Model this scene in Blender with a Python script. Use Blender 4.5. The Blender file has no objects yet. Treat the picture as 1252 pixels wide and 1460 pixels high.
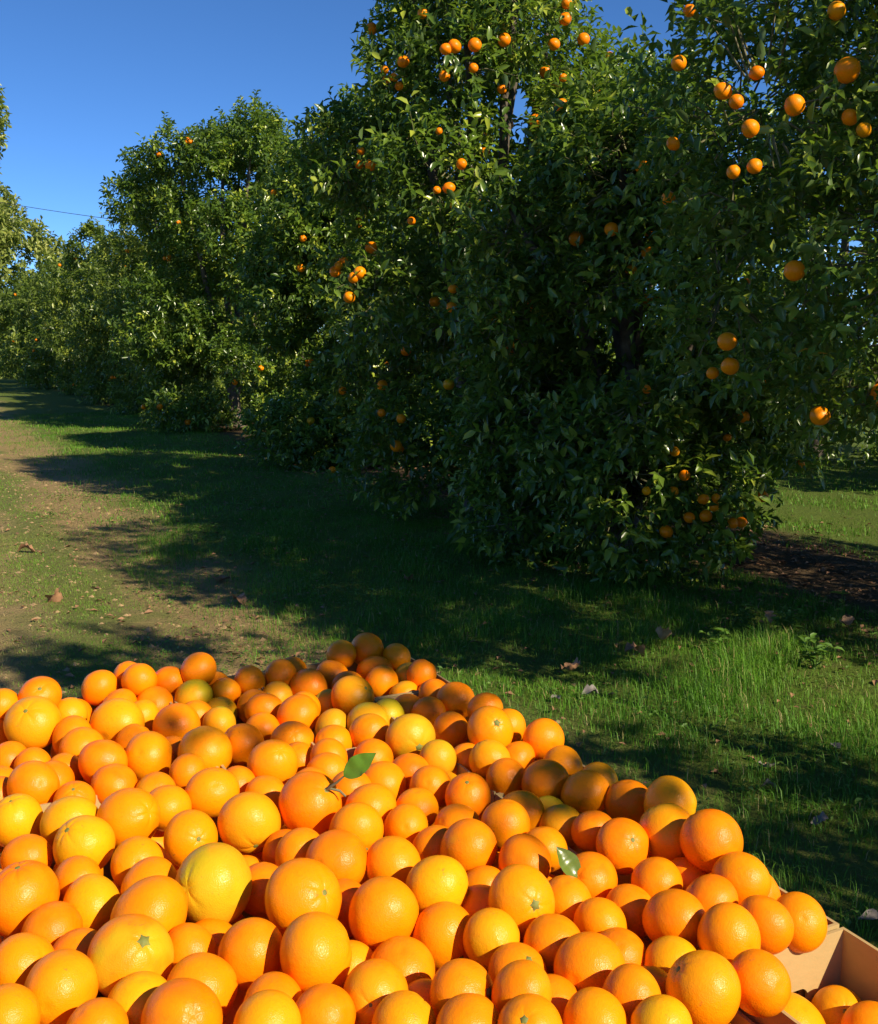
import bpy, math, random
import numpy as np
from mathutils import Vector, Matrix

scene = bpy.context.scene
C = scene.collection

# ------------------------------------------------------------------ camera
F_PX, W_PX, H_PX = 1500.0, 1252.0, 1460.0
CAM_H = 1.5
PITCH = math.atan(240.0 / F_PX)
YAW = math.radians(26.46)
cam_data = bpy.data.cameras.new("camera")
cam = bpy.data.objects.new("camera", cam_data)
C.objects.link(cam)
cam.location = (0, 0, CAM_H)
cam.rotation_euler = (math.pi / 2 - PITCH, 0, -YAW)
cam_data.sensor_fit = 'HORIZONTAL'
cam_data.sensor_width = 36.0
cam_data.lens = 36.0 * F_PX / W_PX
cam_data.clip_start = 0.02
cam_data.clip_end = 2000
scene.camera = cam

# ------------------------------------------------------------------ light
SUN_AZ, SUN_EL = math.radians(157.5), math.radians(35.0)     # azimuth clockwise from +Y
sun_dir = Vector((math.sin(SUN_AZ) * math.cos(SUN_EL), math.cos(SUN_AZ) * math.cos(SUN_EL), math.sin(SUN_EL)))
world = bpy.data.worlds.new("World")
scene.world = world
world.use_nodes = True
wn = world.node_tree.nodes
sky = wn.new("ShaderNodeTexSky")
sky.sky_type = 'NISHITA'
sky.sun_disc = False
sky.sun_elevation = SUN_EL
sky.sun_rotation = SUN_AZ
sky.air_density = 0.7
sky.altitude = 3000
sky.dust_density = 0.0
sky.ozone_density = 6.0
wn["Background"].inputs[1].default_value = 0.100
hsv = wn.new("ShaderNodeHueSaturation")          # the camera's own vivid rendering of a clear winter sky
hsv.inputs["Saturation"].default_value = 1.1
world.node_tree.links.new(sky.outputs[0], hsv.inputs["Color"])
world.node_tree.links.new(hsv.outputs[0], wn["Background"].inputs[0])
sun_data = bpy.data.lights.new("sun", 'SUN')
sun_data.energy = 4.35
sun_data.angle = math.radians(0.53)
sun_data.color = (1.0, 0.88, 0.66)
sun = bpy.data.objects.new("sun", sun_data)
C.objects.link(sun)
sun.rotation_euler = sun_dir.to_track_quat('Z', 'Y').to_euler()
sun.location = (20, -40, 30)
vs = scene.view_settings
vs.view_transform = 'Standard'
vs.look = 'None'
vs.gamma = 1.0
vs.exposure = 0.80
vs.use_curve_mapping = False
scene.cycles.max_bounces = 7
scene.cycles.diffuse_bounces = 4
scene.cycles.glossy_bounces = 3
scene.cycles.transmission_bounces = 4
scene.cycles.sample_clamp_indirect = 6.0

# ------------------------------------------------------------------ helpers
cp, sp_, cy, sy = math.cos(PITCH), math.sin(PITCH), math.cos(YAW), math.sin(YAW)
def ray(px, py):
    r, u, f = px - W_PX / 2, H_PX / 2 - py, F_PX
    fw = f * cp + u * sp_
    up = u * cp - f * sp_
    return np.array([r * cy + fw * sy, fw * cy - r * sy, up]) / F_PX
def on_ground(px, py, z=0.0):
    d = ray(px, py)
    return d * ((z - CAM_H) / d[2]) + np.array([0, 0, CAM_H])
def project(P):
    P = np.asarray(P, float)
    X, Y, Z = P[..., 0], P[..., 1], P[..., 2] - CAM_H
    fw = X * sy + Y * cy
    r = X * cy - Y * sy
    f = fw * cp - Z * sp_
    u = fw * sp_ + Z * cp
    f = np.where(np.abs(f) < 1e-6, 1e-6, f)
    return W_PX / 2 + F_PX * r / f, H_PX / 2 - F_PX * u / f, f

def put(name, data, parent=None, loc=None):
    o = bpy.data.objects.new(name, data)
    C.objects.link(o)
    if parent is not None:
        o.parent = parent
    if loc is not None:
        o.location = loc
    return o
def tag(o, label=None, cat=None, group=None, kind=None):
    if label: o["label"] = label
    if cat: o["category"] = cat
    if group: o["group"] = group
    if kind: o["kind"] = kind
    return o

def mesh_np(name, verts, faces, mat=None, smooth=True, attrs=None):
    """faces: list of integer arrays (k, n) with n = 3 or 4; attrs: {name: per-vertex float array}."""
    me = bpy.data.meshes.new(name)
    verts = np.asarray(verts, np.float32)
    faces = [np.asarray(f, np.int32) for f in (faces if isinstance(faces, list) else [faces])]
    loops = np.concatenate([f.ravel() for f in faces])
    sizes = np.concatenate([np.full(len(f), f.shape[1], np.int32) for f in faces])
    starts = np.concatenate([[0], np.cumsum(sizes)[:-1]]).astype(np.int32)
    me.vertices.add(len(verts))
    me.vertices.foreach_set("co", verts.ravel())
    me.loops.add(len(loops))
    me.loops.foreach_set("vertex_index", loops)
    me.polygons.add(len(sizes))
    me.polygons.foreach_set("loop_start", starts)
    me.polygons.foreach_set("loop_total", sizes)
    me.polygons.foreach_set("use_smooth", np.full(len(sizes), smooth, bool))
    if attrs:
        for k, v in attrs.items():
            a = me.attributes.new(k, 'FLOAT', 'POINT')
            a.data.foreach_set("value", np.asarray(v, np.float32))
    me.update(calc_edges=True)
    if mat is not None:
        me.materials.append(mat)
    return me

class NT:
    """small node-tree builder"""
    def __init__(self, name):
        self.mat = bpy.data.materials.new(name)
        self.mat.use_nodes = True
        self.t = self.mat.node_tree
        self.n = self.t.nodes
        self.b = self.n["Principled BSDF"]
        self.out = self.n["Material Output"]
    def new(self, typ, **kw):
        nd = self.n.new(typ)
        for k, v in kw.items():
            if k.startswith("i_"):
                nd.inputs[k[2:].replace("_", " ")].default_value = v
            else:
                setattr(nd, k, v)
        return nd
    def link(self, a, b):
        self.t.links.new(a, b)
    def noise(self, scale, detail=4, rough=.55, vec=None, dist=0):
        nd = self.new("ShaderNodeTexNoise")
        nd.inputs["Scale"].default_value = scale
        nd.inputs["Detail"].default_value = detail
        nd.inputs["Roughness"].default_value = rough
        nd.inputs["Distortion"].default_value = dist
        if vec is not None: self.link(vec, nd.inputs["Vector"])
        return nd.outputs["Fac"]
    def ramp(self, fac, stops):
        nd = self.new("ShaderNodeValToRGB")
        el = nd.color_ramp.elements
        while len(el) < len(stops): el.new(0.5)
        for e, (p, c) in zip(el, stops):
            e.position = p
            e.color = (*c, 1) if len(c) == 3 else c
        self.link(fac, nd.inputs[0])
        return nd.outputs[0]
    def mix(self, fac, a, b, blend='MIX'):
        nd = self.new("ShaderNodeMix", data_type='RGBA', blend_type=blend)
        for sock, v in ((nd.inputs[0], fac), (nd.inputs[6], a), (nd.inputs[7], b)):
            if hasattr(v, "links") or isinstance(v, bpy.types.NodeSocket): self.link(v, sock)
            else: sock.default_value = v if not isinstance(v, tuple) or len(v) == 4 else (*v, 1)
        return nd.outputs[2]
    def math(self, op, a, b=None, c=None, clamp=False):
        nd = self.new("ShaderNodeMath", operation=op, use_clamp=clamp)
        for i, v in enumerate((a, b, c)):
            if v is None: continue
            if isinstance(v, bpy.types.NodeSocket): self.link(v, nd.inputs[i])
            else: nd.inputs[i].default_value = v
        return nd.outputs[0]
    def maprange(self, v, a, b, c=0.0, d=1.0, smooth=True):
        nd = self.new("ShaderNodeMapRange", interpolation_type='SMOOTHSTEP' if smooth else 'LINEAR')
        self.link(v, nd.inputs[0])
        for i, x in enumerate((a, b, c, d)): nd.inputs[i + 1].default_value = x
        return nd.outputs[0]
    def bump(self, h, strength, dist):
        nd = self.new("ShaderNodeBump")
        nd.inputs["Strength"].default_value = strength
        nd.inputs["Distance"].default_value = dist
        self.link(h, nd.inputs["Height"])
        self.link(nd.outputs[0], self.b.inputs["Normal"])
        return nd

# ------------------------------------------------------------------ materials
def leaf_material(name, dark, mid, young_lit, back, transl=0.28, rough=.38):
    m = NT(name)
    at = m.new("ShaderNodeAttribute", attribute_name="tint")
    col = m.ramp(at.outputs["Fac"], [(0.0, dark), (0.40, dark), (0.62, mid), (0.82, mid), (1.0, young_lit)])
    n = m.noise(18.0, 2)
    col = m.mix(m.maprange(n, .35, .7, 0, .35), col, tuple(c * 1.35 for c in mid))
    geo = m.new("ShaderNodeNewGeometry")
    col2 = m.mix(geo.outputs["Backfacing"], col, back)
    m.link(col2, m.b.inputs["Base Color"])
    m.b.inputs["Roughness"].default_value = rough
    m.b.inputs["Specular IOR Level"].default_value = .5
    tr = m.new("ShaderNodeBsdfTranslucent")
    tcol = m.mix(.5, col, (.33, .56, .03))
    m.link(tcol, tr.inputs["Color"])
    mx = m.new("ShaderNodeMixShader")
    mx.inputs[0].default_value = transl
    m.link(m.b.outputs[0], mx.inputs[1])
    m.link(tr.outputs[0], mx.inputs[2])
    m.link(mx.outputs[0], m.out.inputs["Surface"])
    return m.mat

M = {}
M["leaf"] = leaf_material("citrus_leaf", (.046, .092, .014), (.130, .205, .022), (.38, .43, .05), (.10, .155, .05), .30, .27)  # dark and young tones set further apart to carry shade and sunlit contrast
M["leaf_far"] = leaf_material("citrus_leaf_far", (.070, .110, .018), (.140, .190, .026), (.33, .37, .05), (.13, .175, .055), .32, .32)
M["leaf_shade_tree"] = leaf_material("windbreak_leaf", (.15, .18, .04), (.23, .27, .06), (.32, .32, .07), (.20, .23, .07))
M["leaf_fresh"] = leaf_material("fresh_leaf", (.08, .22, .012), (.10, .26, .015), (.12, .28, .02), (.13, .24, .05), .3, .5)

def bark():
    m = NT("bark")
    tc = m.new("ShaderNodeTexCoord")
    n = m.noise(9, 6, .65, tc.outputs["Object"])
    m.link(m.ramp(n, [(.3, (.045, .035, .026)), (.6, (.13, .105, .08)), (.8, (.22, .19, .15))]), m.b.inputs["Base Color"])
    m.b.inputs["Roughness"].default_value = .9
    m.bump(n, .6, .02)
    return m.mat
M["bark"] = bark()

def orange_skin(name, from_object=True):
    m = NT(name)
    tc = m.new("ShaderNodeTexCoord")
    if from_object:
        oi = m.new("ShaderNodeObjectInfo")
        base, green, rnd = oi.outputs["Color"], oi.outputs["Alpha"], oi.outputs["Random"]
        off = m.new("ShaderNodeVectorMath", operation='MULTIPLY_ADD')
        m.link(tc.outputs["Object"], off.inputs[0])
        off.inputs[1].default_value = (1, 1, 1)
        cmb = m.new("ShaderNodeCombineXYZ")
        m.link(m.math('MULTIPLY', rnd, 37.0), cmb.inputs[0])
        m.link(m.math('MULTIPLY', rnd, 91.0), cmb.inputs[1])
        m.link(cmb.outputs[0], off.inputs[2])
        vec = off.outputs[0]
        s = 1.0
    else:
        at = m.new("ShaderNodeAttribute", attribute_name="tint")
        base = m.ramp(at.outputs["Fac"], [(0, (.88, .18, .002)), (.5, (.90, .25, .003)), (1, (.84, .32, .006))])
        vec = tc.outputs["Object"]
        s = 26.0
    blotch = m.noise(1.3 * s, 3, .5, vec)
    col = m.mix(m.maprange(blotch, .30, .72, 0, .5), base, (.90, .30, .003))
    fine = m.noise(9 * s, 5, .7, vec)
    col = m.mix(m.maprange(fine, .52, .72, 0, .34), col, (.62, .14, .002))
    if from_object:
        gp = m.noise(.9, 2, .5, vec)
        gz = m.new("ShaderNodeSeparateXYZ")
        m.link(tc.outputs["Object"], gz.inputs[0])
        gfac = m.math('MULTIPLY', m.maprange(m.math('ADD', gp, m.math('MULTIPLY', gz.outputs[2], .22)), .42, .72, 0, 1), m.math('SUBTRACT', 1.0, green))
        col = m.mix(gfac, col, (.42, .40, .012))
        # small brown scars
        sc = m.noise(3.1, 5, .75, vec, .6)
        col = m.mix(m.maprange(sc, .64, .70, 0, .6), col, (.33, .13, .025))
    m.link(col, m.b.inputs["Base Color"])
    m.b.inputs["Specular IOR Level"].default_value = .20
    rgh = m.maprange(fine, .3, .7, .27, .40)
    m.link(rgh, m.b.inputs["Roughness"])
    m.b.inputs["Subsurface Weight"].default_value = 0.0
    vo = m.new("ShaderNodeTexVoronoi", feature='SMOOTH_F1')
    vo.inputs["Scale"].default_value = 34 * s / (1 if from_object else 1)
    m.link(vec, vo.inputs["Vector"])
    h = m.math('ADD', m.math('MULTIPLY', vo.outputs["Distance"], .6), m.math('MULTIPLY', m.noise(5 * s, 3, .6, vec), 1.2))
    m.bump(h, .26, .0022 if from_object else .0015)
    return m.mat
M["orange"] = orange_skin("orange_peel")
M["orange_mass"] = orange_skin("orange_peel_mass", False)

def plain(name, col, rough=.7, var=.25, scale=20.0, bump=0.0):
    m = NT(name)
    tc = m.new("ShaderNodeTexCoord")
    n = m.noise(scale, 4, .6, tc.outputs["Object"])
    m.link(m.ramp(n, [(.25, tuple(c * (1 - var) for c in col)), (.75, tuple(min(1, c * (1 + var)) for c in col))]), m.b.inputs["Base Color"])
    m.b.inputs["Roughness"].default_value = rough
    if bump: m.bump(n, bump, .005)
    return m.mat
M["stem"] = plain("stem_button", (.17, .18, .03), .7, .4, 3)
M["twig"] = plain("twig_bark", (.14, .13, .06), .8, .4, 30)
M["dry_leaf"] = plain("dry_leaf", (.27, .14, .07), .75, .35, 30, .3)
M["dry_leaf_grey"] = plain("dry_leaf_grey", (.17, .145, .13), .7, .3, 30, .3)
M["dry_leaf_pale"] = plain("dry_leaf_pale", (.34, .20, .11), .75, .3, 30, .3)
M["wood"] = plain("weathered_wood", (.26, .19, .12), .85, .35, 12, .3)
M["clod"] = plain("soil_clod", (.30, .20, .10), .95, .35, 40, .3)
M["wire"] = plain("wire_black", (.03, .03, .03), .6, .1, 3)
M["weed"] = leaf_material("weed_leaf", (.07, .15, .02), (.10, .20, .03), (.16, .26, .05), (.12, .18, .06), .3, .5)

def cardboard():
    m = NT("cardboard")
    tc = m.new("ShaderNodeTexCoord")
    mp = m.new("ShaderNodeMapping")
    mp.inputs["Scale"].default_value = (9, 9, 14)
    m.link(tc.outputs["Object"], mp.inputs[0])
    fib = m.noise(6, 4, .6, mp.outputs[0])
    st = m.noise(7, 5, .6, tc.outputs["Object"])
    col = m.mix(m.maprange(fib, .3, .7, 0, .5), (.43, .295, .125), (.47, .32, .14))
    col = m.mix(m.maprange(st, .5, .75, 0, .45), col, (.33, .195, .085))
    m.link(col, m.b.inputs["Base Color"])
    m.b.inputs["Roughness"].default_value = .85
    m.b.inputs["Specular IOR Level"].default_value = .2
    m.bump(m.math('ADD', fib, st), .25, .002)
    return m.mat
M["card"] = cardboard()

def ground_mat():
    m = NT("orchard_ground")
    geo = m.new("ShaderNodeNewGeometry")
    pos = geo.outputs["Position"]
    sep = m.new("ShaderNodeSeparateXYZ")
    m.link(pos, sep.inputs[0])
    wob = m.noise(.55, 4, .6, pos)
    wob2 = m.noise(2.6, 4, .6, pos)
    x = m.math('ADD', sep.outputs[0], m.math('MULTIPLY', m.math('SUBTRACT', wob, .5), 1.5))
    x = m.math('ADD', x, m.math('MULTIPLY', m.math('SUBTRACT', wob2, .5), .7))
    fine = m.noise(60, 6, .7, pos)
    mid = m.noise(11, 5, .65, pos)
    straw = m.mix(fine, (.50, .36, .18), (.36, .24, .115))
    soil = m.mix(fine, (.46, .315, .155), (.32, .21, .095))
    turf = m.mix(fine, (.15, .19, .040), (.24, .23, .075))
    lush = m.mix(fine, (.080, .155, .018), (.155, .18, .035))
    litter = m.mix(fine, (.155, .085, .05), (.07, .045, .03))
    def band(a, b, c, d):
        return m.math('MULTIPLY', m.maprange(x, a, b), m.maprange(x, c, d, 1, 0))
    col = m.mix(m.maprange(x, .15, .75), straw, turf)
    col = m.mix(m.maprange(x, -.55, -1.2), col, m.mix(fine, (.13, .17, .035), (.21, .21, .07)))
    col = m.mix(m.math('MULTIPLY', band(.85, 1.15, 1.5, 2.1), .85), col, soil)
    col = m.mix(m.maprange(x, 1.7, 2.4), col, lush)
    col = m.mix(m.math('MULTIPLY', band(4.0, 4.7, 5.8, 6.6), .9), col, litter)
    col = m.mix(m.maprange(mid, .56, .74, 0, .6), col, m.mix(fine, (.22, .145, .08), (.14, .09, .05)))
    m.link(col, m.b.inputs["Base Color"])
    m.b.inputs["Roughness"].default_value = .95
    m.b.inputs["Specular IOR Level"].default_value = .15
    m.bump(m.math('ADD', m.math('MULTIPLY', fine, .8), mid), 1.0, .05)
    return m.mat
M["ground"] = ground_mat()

def grass_mat():
    m = NT("grass_blade")
    at = m.new("ShaderNodeAttribute", attribute_name="tint")
    col = m.ramp(at.outputs["Fac"], [(0, (.070, .20, .010)), (.4, (.125, .29, .016)), (.7, (.19, .31, .035)), (1, (.46, .35, .15))])
    m.link(col, m.b.inputs["Base Color"])
    m.b.inputs["Roughness"].default_value = .55
    m.b.inputs["Specular IOR Level"].default_value = .35
    tr = m.new("ShaderNodeBsdfTranslucent")
    m.link(col, tr.inputs["Color"])
    mx = m.new("ShaderNodeMixShader")
    mx.inputs[0].default_value = .3
    m.link(m.b.outputs[0], mx.inputs[1])
    m.link(tr.outputs[0], mx.inputs[2])
    m.link(mx.outputs[0], m.out.inputs["Surface"])
    return m.mat
M["grass"] = grass_mat()

# ------------------------------------------------------------------ ground
def hfield(x, y):
    x = np.asarray(x, float); y = np.asarray(y, float)
    h = .018 * np.sin(x * 1.7 + .6 * np.sin(y * .9)) * np.cos(y * 1.1 + .4) + .010 * np.sin(x * 4.3 + y * 3.1) + .006 * np.sin(7.1 * x - 5.3 * y + 1)
    # wheel track slightly sunk, tree line slightly raised
    h += -.03 * np.exp(-((x - 1.35) / .45) ** 2) + .05 * np.exp(-((x - 5.0) / 1.0) ** 2)
    near = np.exp(-((x - .35) / 1.0) ** 4 - ((y - 1.2) / 1.6) ** 4)
    fade = np.exp(-(np.maximum(np.hypot(x, y) - 40, 0) / 20) ** 2)
    return h * (1 - near) * fade
def axis(lo, hi, step, far):
    a = list(np.arange(lo, hi + 1e-6, step))
    s = step
    while a[-1] < far:
        s *= 1.35; a.append(a[-1] + s)
    s = step
    while a[0] > -far:
        s *= 1.35; a.insert(0, a[0] - s)
    return np.array(a)
gx, gy = axis(-3, 12, .12, 600), axis(-4, 26, .14, 900)
GX, GY = np.meshgrid(gx, gy)
gv = np.stack([GX.ravel(), GY.ravel(), hfield(GX, GY).ravel()], 1)
nx, ny = len(gx), len(gy)
ii = (np.arange(ny - 1)[:, None] * nx + np.arange(nx - 1)[None]).ravel()
gf = np.stack([ii, ii + 1, ii + 1 + nx, ii + nx], 1)
ground = put("ground", mesh_np("ground", gv, gf, M["ground"]))
tag(ground, kind="structure")

# ------------------------------------------------------------------ leaves and trees
TPL_HI = np.array([[0, 0, 0], [.30, .5, .14], [.30, 0, 0], [.30, -.5, .14], [.68, .42, .10], [.68, 0, -.03], [.68, -.42, .10], [1, 0, -.12]])
TRI_HI = np.array([[0, 2, 1], [0, 3, 2], [4, 5, 7], [5, 6, 7]])
QUAD_HI = np.array([[1, 2, 5, 4], [2, 3, 6, 5]])
TPL_LO = np.array([[0, 0, 0], [.48, .5, .14], [1, 0, -.08], [.48, -.5, .14]])
TRI_LO = np.array([[0, 2, 1], [0, 3, 2]])
TPL_MID = np.array([[0, 0, 0], [.46, .5, .14], [.46, 0, .0], [.46, -.5, .14], [1, 0, -.10]])
TRI_MID = np.array([[0, 2, 1], [0, 3, 2], [1, 2, 4], [2, 3, 4]])
ASPECT = .44

def unit(a):
    return a / (np.linalg.norm(a, axis=-1, keepdims=True) + 1e-9)

def leaves_mesh(name, P, Ld, N, size, tint, mat, lod):
    """P base points, Ld leaf directions, N approximate normals, size lengths."""
    Wd = unit(np.cross(N, Ld))
    N2 = np.cross(Ld, Wd)
    tpl = (TPL_LO, TPL_MID, TPL_HI)[lod]
    k = len(tpl)
    V = (P[:, None] + size[:, None, None] * (tpl[None, :, 0:1] * Ld[:, None] + ASPECT * tpl[None, :, 1:2] * Wd[:, None] + tpl[None, :, 2:3] * N2[:, None]))
    base = (np.arange(len(P)) * k)[:, None, None]
    if lod == 2:
        faces = [(base + TRI_HI[None]).reshape(-1, 3), (base + QUAD_HI[None]).reshape(-1, 4)]
    else:
        faces = [(base + (TRI_LO, TRI_MID)[lod][None]).reshape(-1, 3)]
    return mesh_np(name, V.reshape(-1, 3), faces, mat, True, {"tint": np.repeat(tint, k)})

_l1 = mesh_np("leaf_single", TPL_HI * np.array([1, ASPECT, 1]), [TRI_HI, QUAD_HI], M["leaf"], True, {"tint": np.full(8, .5)})
LEAF_MESHES = []
for _t in (.15, .4, .6, .8, .98):
    LEAF_MESHES.append(mesh_np("leaf_single", TPL_HI * np.array([1, ASPECT, 1]), [TRI_HI, QUAD_HI], M["leaf"], True, {"tint": np.full(8, _t)}))

def tube(path, radii, seg=7):
    path = np.asarray(path, float)
    t = np.gradient(path, axis=0)
    t = unit(t)
    ref = np.where(np.abs(t[:, 2:3]) > .9, np.array([[1., 0, 0]]), np.array([[0., 0, 1]]))
    a = unit(np.cross(t, ref)); b = np.cross(t, a)
    th = np.arange(seg) * 2 * math.pi / seg
    V = path[:, None] + np.asarray(radii)[:, None, None] * (np.cos(th)[None, :, None] * a[:, None] + np.sin(th)[None, :, None] * b[:, None])
    n = len(path)
    i = np.arange(n - 1)[:, None] * seg; j = np.arange(seg)[None]; j2 = (j + 1) % seg
    q = np.stack([i + j, i + j2, i + seg + j2, i + seg + j], -1).reshape(-1, 4)
    return V.reshape(-1, 3), q

PROFILE = [(0, .62), (.08, .85), (.3, 1.0), (.55, .95), (.75, .78), (.9, .5), (1.0, .18)]

def fruit_mesh(name, seed, seg=20, rings=12):
    return orange_mesh(name, seed, seg, rings)

def orange_mesh(name, seed, seg=44, rings=30, mat="orange"):
    rng = np.random.default_rng(seed)
    th = np.linspace(0, math.pi, rings + 1)[1:-1]
    ph = np.arange(seg) * 2 * math.pi / seg
    T, Ph = np.meshgrid(th, ph, indexing='ij')
    r = np.ones_like(T)
    r *= 1 - .075 * np.exp(-(T / .20) ** 2) - .035 * np.exp(-((math.pi - T) / .14) ** 2)
    k = rng.integers(4, 8)
    r += -.024 * np.maximum(0, np.cos(k * Ph / 1 + rng.uniform(0, 6))) ** 4 * np.exp(-((T - .34) / .26) ** 2) * rng.uniform(.5, 1.6)
    for _ in range(4):
        a, b, c = rng.integers(1, 3), rng.uniform(0, 6), rng.uniform(0, 6)
        r += rng.uniform(.012, .034) * np.cos(a * Ph + b) * np.sin(T) ** a * np.cos(T * rng.integers(1, 3) + c)
    obl = rng.uniform(.88, 1.04)
    nose = rng.uniform(-.03, .08)
    X, Y, Z = r * np.sin(T) * np.cos(Ph), r * np.sin(T) * np.sin(Ph), obl * r * np.cos(T) + nose * np.exp(-((T - .0) / .5) ** 2)
    V = np.stack([X, Y, Z], -1).reshape(-1, 3)
    top = [[0, 0, obl * .915 + nose]]; bot = [[0, 0, -obl * .955]]
    V = np.concatenate([V, top, bot])
    n = len(th)
    i = np.arange(n - 1)[:, None] * seg; j = np.arange(seg)[None]; j2 = (j + 1) % seg
    q = np.stack([i + j, i + seg + j, i + seg + j2, i + j2], -1).reshape(-1, 4)
    jj = np.arange(seg); jn = (jj + 1) % seg
    tp = np.stack([np.full(seg, n * seg), jj, jn], 1)
    bt = np.stack([np.full(seg, n * seg + 1), (n - 1) * seg + jn, (n - 1) * seg + jj], 1)
    return mesh_np(name, V, [q, tp, bt], M[mat])
FRUIT = [orange_mesh("fruit", 50 + i, 20, 13) for i in range(3)]
ORANGE_COL = {"o": (.88, .200, .001), "g": (.90, .250, .0015), "y": (.88, .335, .003), "e": (.66, .32, .008), "k": (.86, .22, .003)}  # e: green skins, plus the greener look of shaded fruit put into colour

def make_tree(label, cx, cy, R, H, seed, nleaf, lod=0, leaf=.085, profile=PROFILE, extra=(), skirt=.05, cat="orange tree", name="orange_tree",
              group="orange trees in the rows", mat="leaf", fruits=(), lobes_n=46, lobe_r=(.34, .62), nbranch=6, singles=0, sprouts=14, cut=None, trunk_r=.11, extra_fruit=0, ring=True):
    rng = np.random.default_rng(seed)
    root = put(name, None, loc=(cx, cy, 0))
    tag(root, label, cat, group)
    base = np.array([cx, cy, 0.0])
    zs, rs = np.array([p[0] for p in profile]), np.array([p[1] for p in profile])
    sc = R / 1.8
    # lobes over the crown's body, the outer ones make its uneven outline
    cs, ls = [], []
    for i in range(lobes_n):
        zf = rng.uniform(0.02, 1.0) ** .9
        lr = rng.uniform(*lobe_r) * sc
        z = skirt + lr * .55 + zf * (H - skirt - lr * 1.3)
        rr = np.interp((z) / H, zs, rs) * R * rng.uniform(.74, 1.14)
        ang = i * 2.399963 + rng.uniform(-.5, .5)
        rad = max(rr - lr * .8, 0) * (1 if i % 5 else rng.uniform(.2, .7))
        cs.append([rad * math.cos(ang), rad * math.sin(ang), z]); ls.append(lr)
    for i in range(9):                      # branches that sweep to the ground
        lr = rng.uniform(.30, .42) * sc; a = i * .698 + rng.uniform(-.2, .2)
        if skirt < .5 and ring:
            rad = R * rng.uniform(.55, .8)
            cs.append([rad * math.cos(a), rad * math.sin(a), skirt + lr * .7]); ls.append(lr)
    for ex in extra:
        cs.append([ex[0] - cx, ex[1] - cy, ex[2]]); ls.append(ex[3])
    cs, ls = np.array(cs), np.array(ls)
    if cut is not None:
        keep = ~cut(cs + base, ls)
        cs, ls = cs[keep], ls[keep]
    # fruit first, so that leaves keep off it
    fr = []
    for (px, py, pr, colr) in fruits:
        d = ray(px, py)
        o = np.array([0, 0, CAM_H]) - base
        best = None
        for c, r in zip(cs, ls):
            oc = o - c
            A, B, Cc = d @ d, d @ oc, oc @ oc - (r * 1.0) ** 2
            disc = B * B - A * Cc
            if disc > 0:
                t = (-B - math.sqrt(disc)) / A
                if t > .5 and (best is None or t < best): best = t
        if best is None:      # nearest approach to any lobe
            tt = [-(d @ (o - c)) / (d @ d) for c in cs]
            ds = [np.linalg.norm(o + d * t - c) - r for t, c, r in zip(tt, cs, ls)]
            best = tt[int(np.argmin(ds))]
        t = best - .04 + .04 * rng.random()
        rad = float(np.clip(pr * t / F_PX, .026, .05))
        fr.append((o + d * t, rad, colr, d / np.linalg.norm(d)))
    # more fruit, half buried in the leaves
    hidden = []
    camv = np.array([0, 0, CAM_H]) - base
    while len(hidden) < extra_fruit:
        k = rng.integers(len(ls))
        uu = unit(rng.normal(size=3) + .9 * unit(camv - cs[k]))
        p = cs[k] + uu * ls[k] * rng.uniform(.94, 1.08)
        if p[2] < .25 or (np.linalg.norm(p - cs, axis=1) < ls * .8).any(): continue
        for q in range(int(rng.choice([1, 1, 2, 3]))):
            hidden.append((p + rng.normal(0, .045, 3) * (q > 0), rng.uniform(.031, .040), 'o' if rng.random() < .6 else 'g', None))
    # sprigs
    per = 10
    m = int(nleaf / per * 2.6)
    w = ls ** 2; w = w / w.sum()
    li = rng.choice(len(ls), m, p=w)
    u = unit(rng.normal(size=(m, 3)))
    f = 1.02 - np.abs(rng.normal(0, .17, m))
    wav = 1 + .14 * np.sin(u[:, 0] * 7 + li) * np.sin(u[:, 2] * 6 + li * 2.3)
    P = cs[li] + u * (ls[li] * f * wav)[:, None]
    depth = np.full(m, 9.0)
    for k in range(len(ls)):
        dk = np.linalg.norm(P - cs[k], axis=1) / ls[k]
        dk[li == k] = 9
        depth = np.minimum(depth, dk)
    ok = (depth > .74) & (P[:, 2] > .03)
    P, u = P[ok][:nleaf // per], u[ok][:nleaf // per]
    m = len(P)
    outw = unit(P * np.array([1, 1, .25]) - np.array([0, 0, H * .12]))
    d = unit(u * .6 + outw * .45 + np.array([0, 0, .30]) + rng.normal(0, .38, (m, 3)))
    L = rng.uniform(.12, .30, m) * (leaf / .085) ** .7
    # upright water sprouts that break the outline
    if sprouts:
        top = np.argsort(-(cs[:, 2] + ls + rng.uniform(-.5, .5, len(ls))))[:max(4, sprouts // 2)]
        sp_i = rng.choice(top, sprouts)
        sd = unit(np.stack([rng.normal(0, .35, sprouts), rng.normal(0, .35, sprouts), np.ones(sprouts)], 1))
        spb = cs[sp_i] + sd * (ls[sp_i] * .85)[:, None]
        for q in range(3):
            P = np.concatenate([P, spb + sd * (.14 * q)]); d = np.concatenate([d, sd + rng.normal(0, .12, sd.shape)]); L = np.concatenate([L, np.full(sprouts, .2)])
        d = unit(d); m = len(P)
    P0 = P - d * L[:, None] * .4
    # leaves
    s = (np.arange(per) + .5) / per
    ang = (np.arange(per) * 2.399963)[None] + rng.uniform(0, 6.28, (m, 1))
    ref = unit(np.cross(d, unit(rng.normal(size=(m, 3)))))
    ref2 = np.cross(d, ref)
    perp = np.cos(ang)[..., None] * ref[:, None] + np.sin(ang)[..., None] * ref2[:, None]
    alpha = np.radians(rng.uniform(32, 78, (m, per)))[..., None]
    LP = P0[:, None] + d[:, None] * (s[None, :, None] * L[:, None, None])
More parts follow.
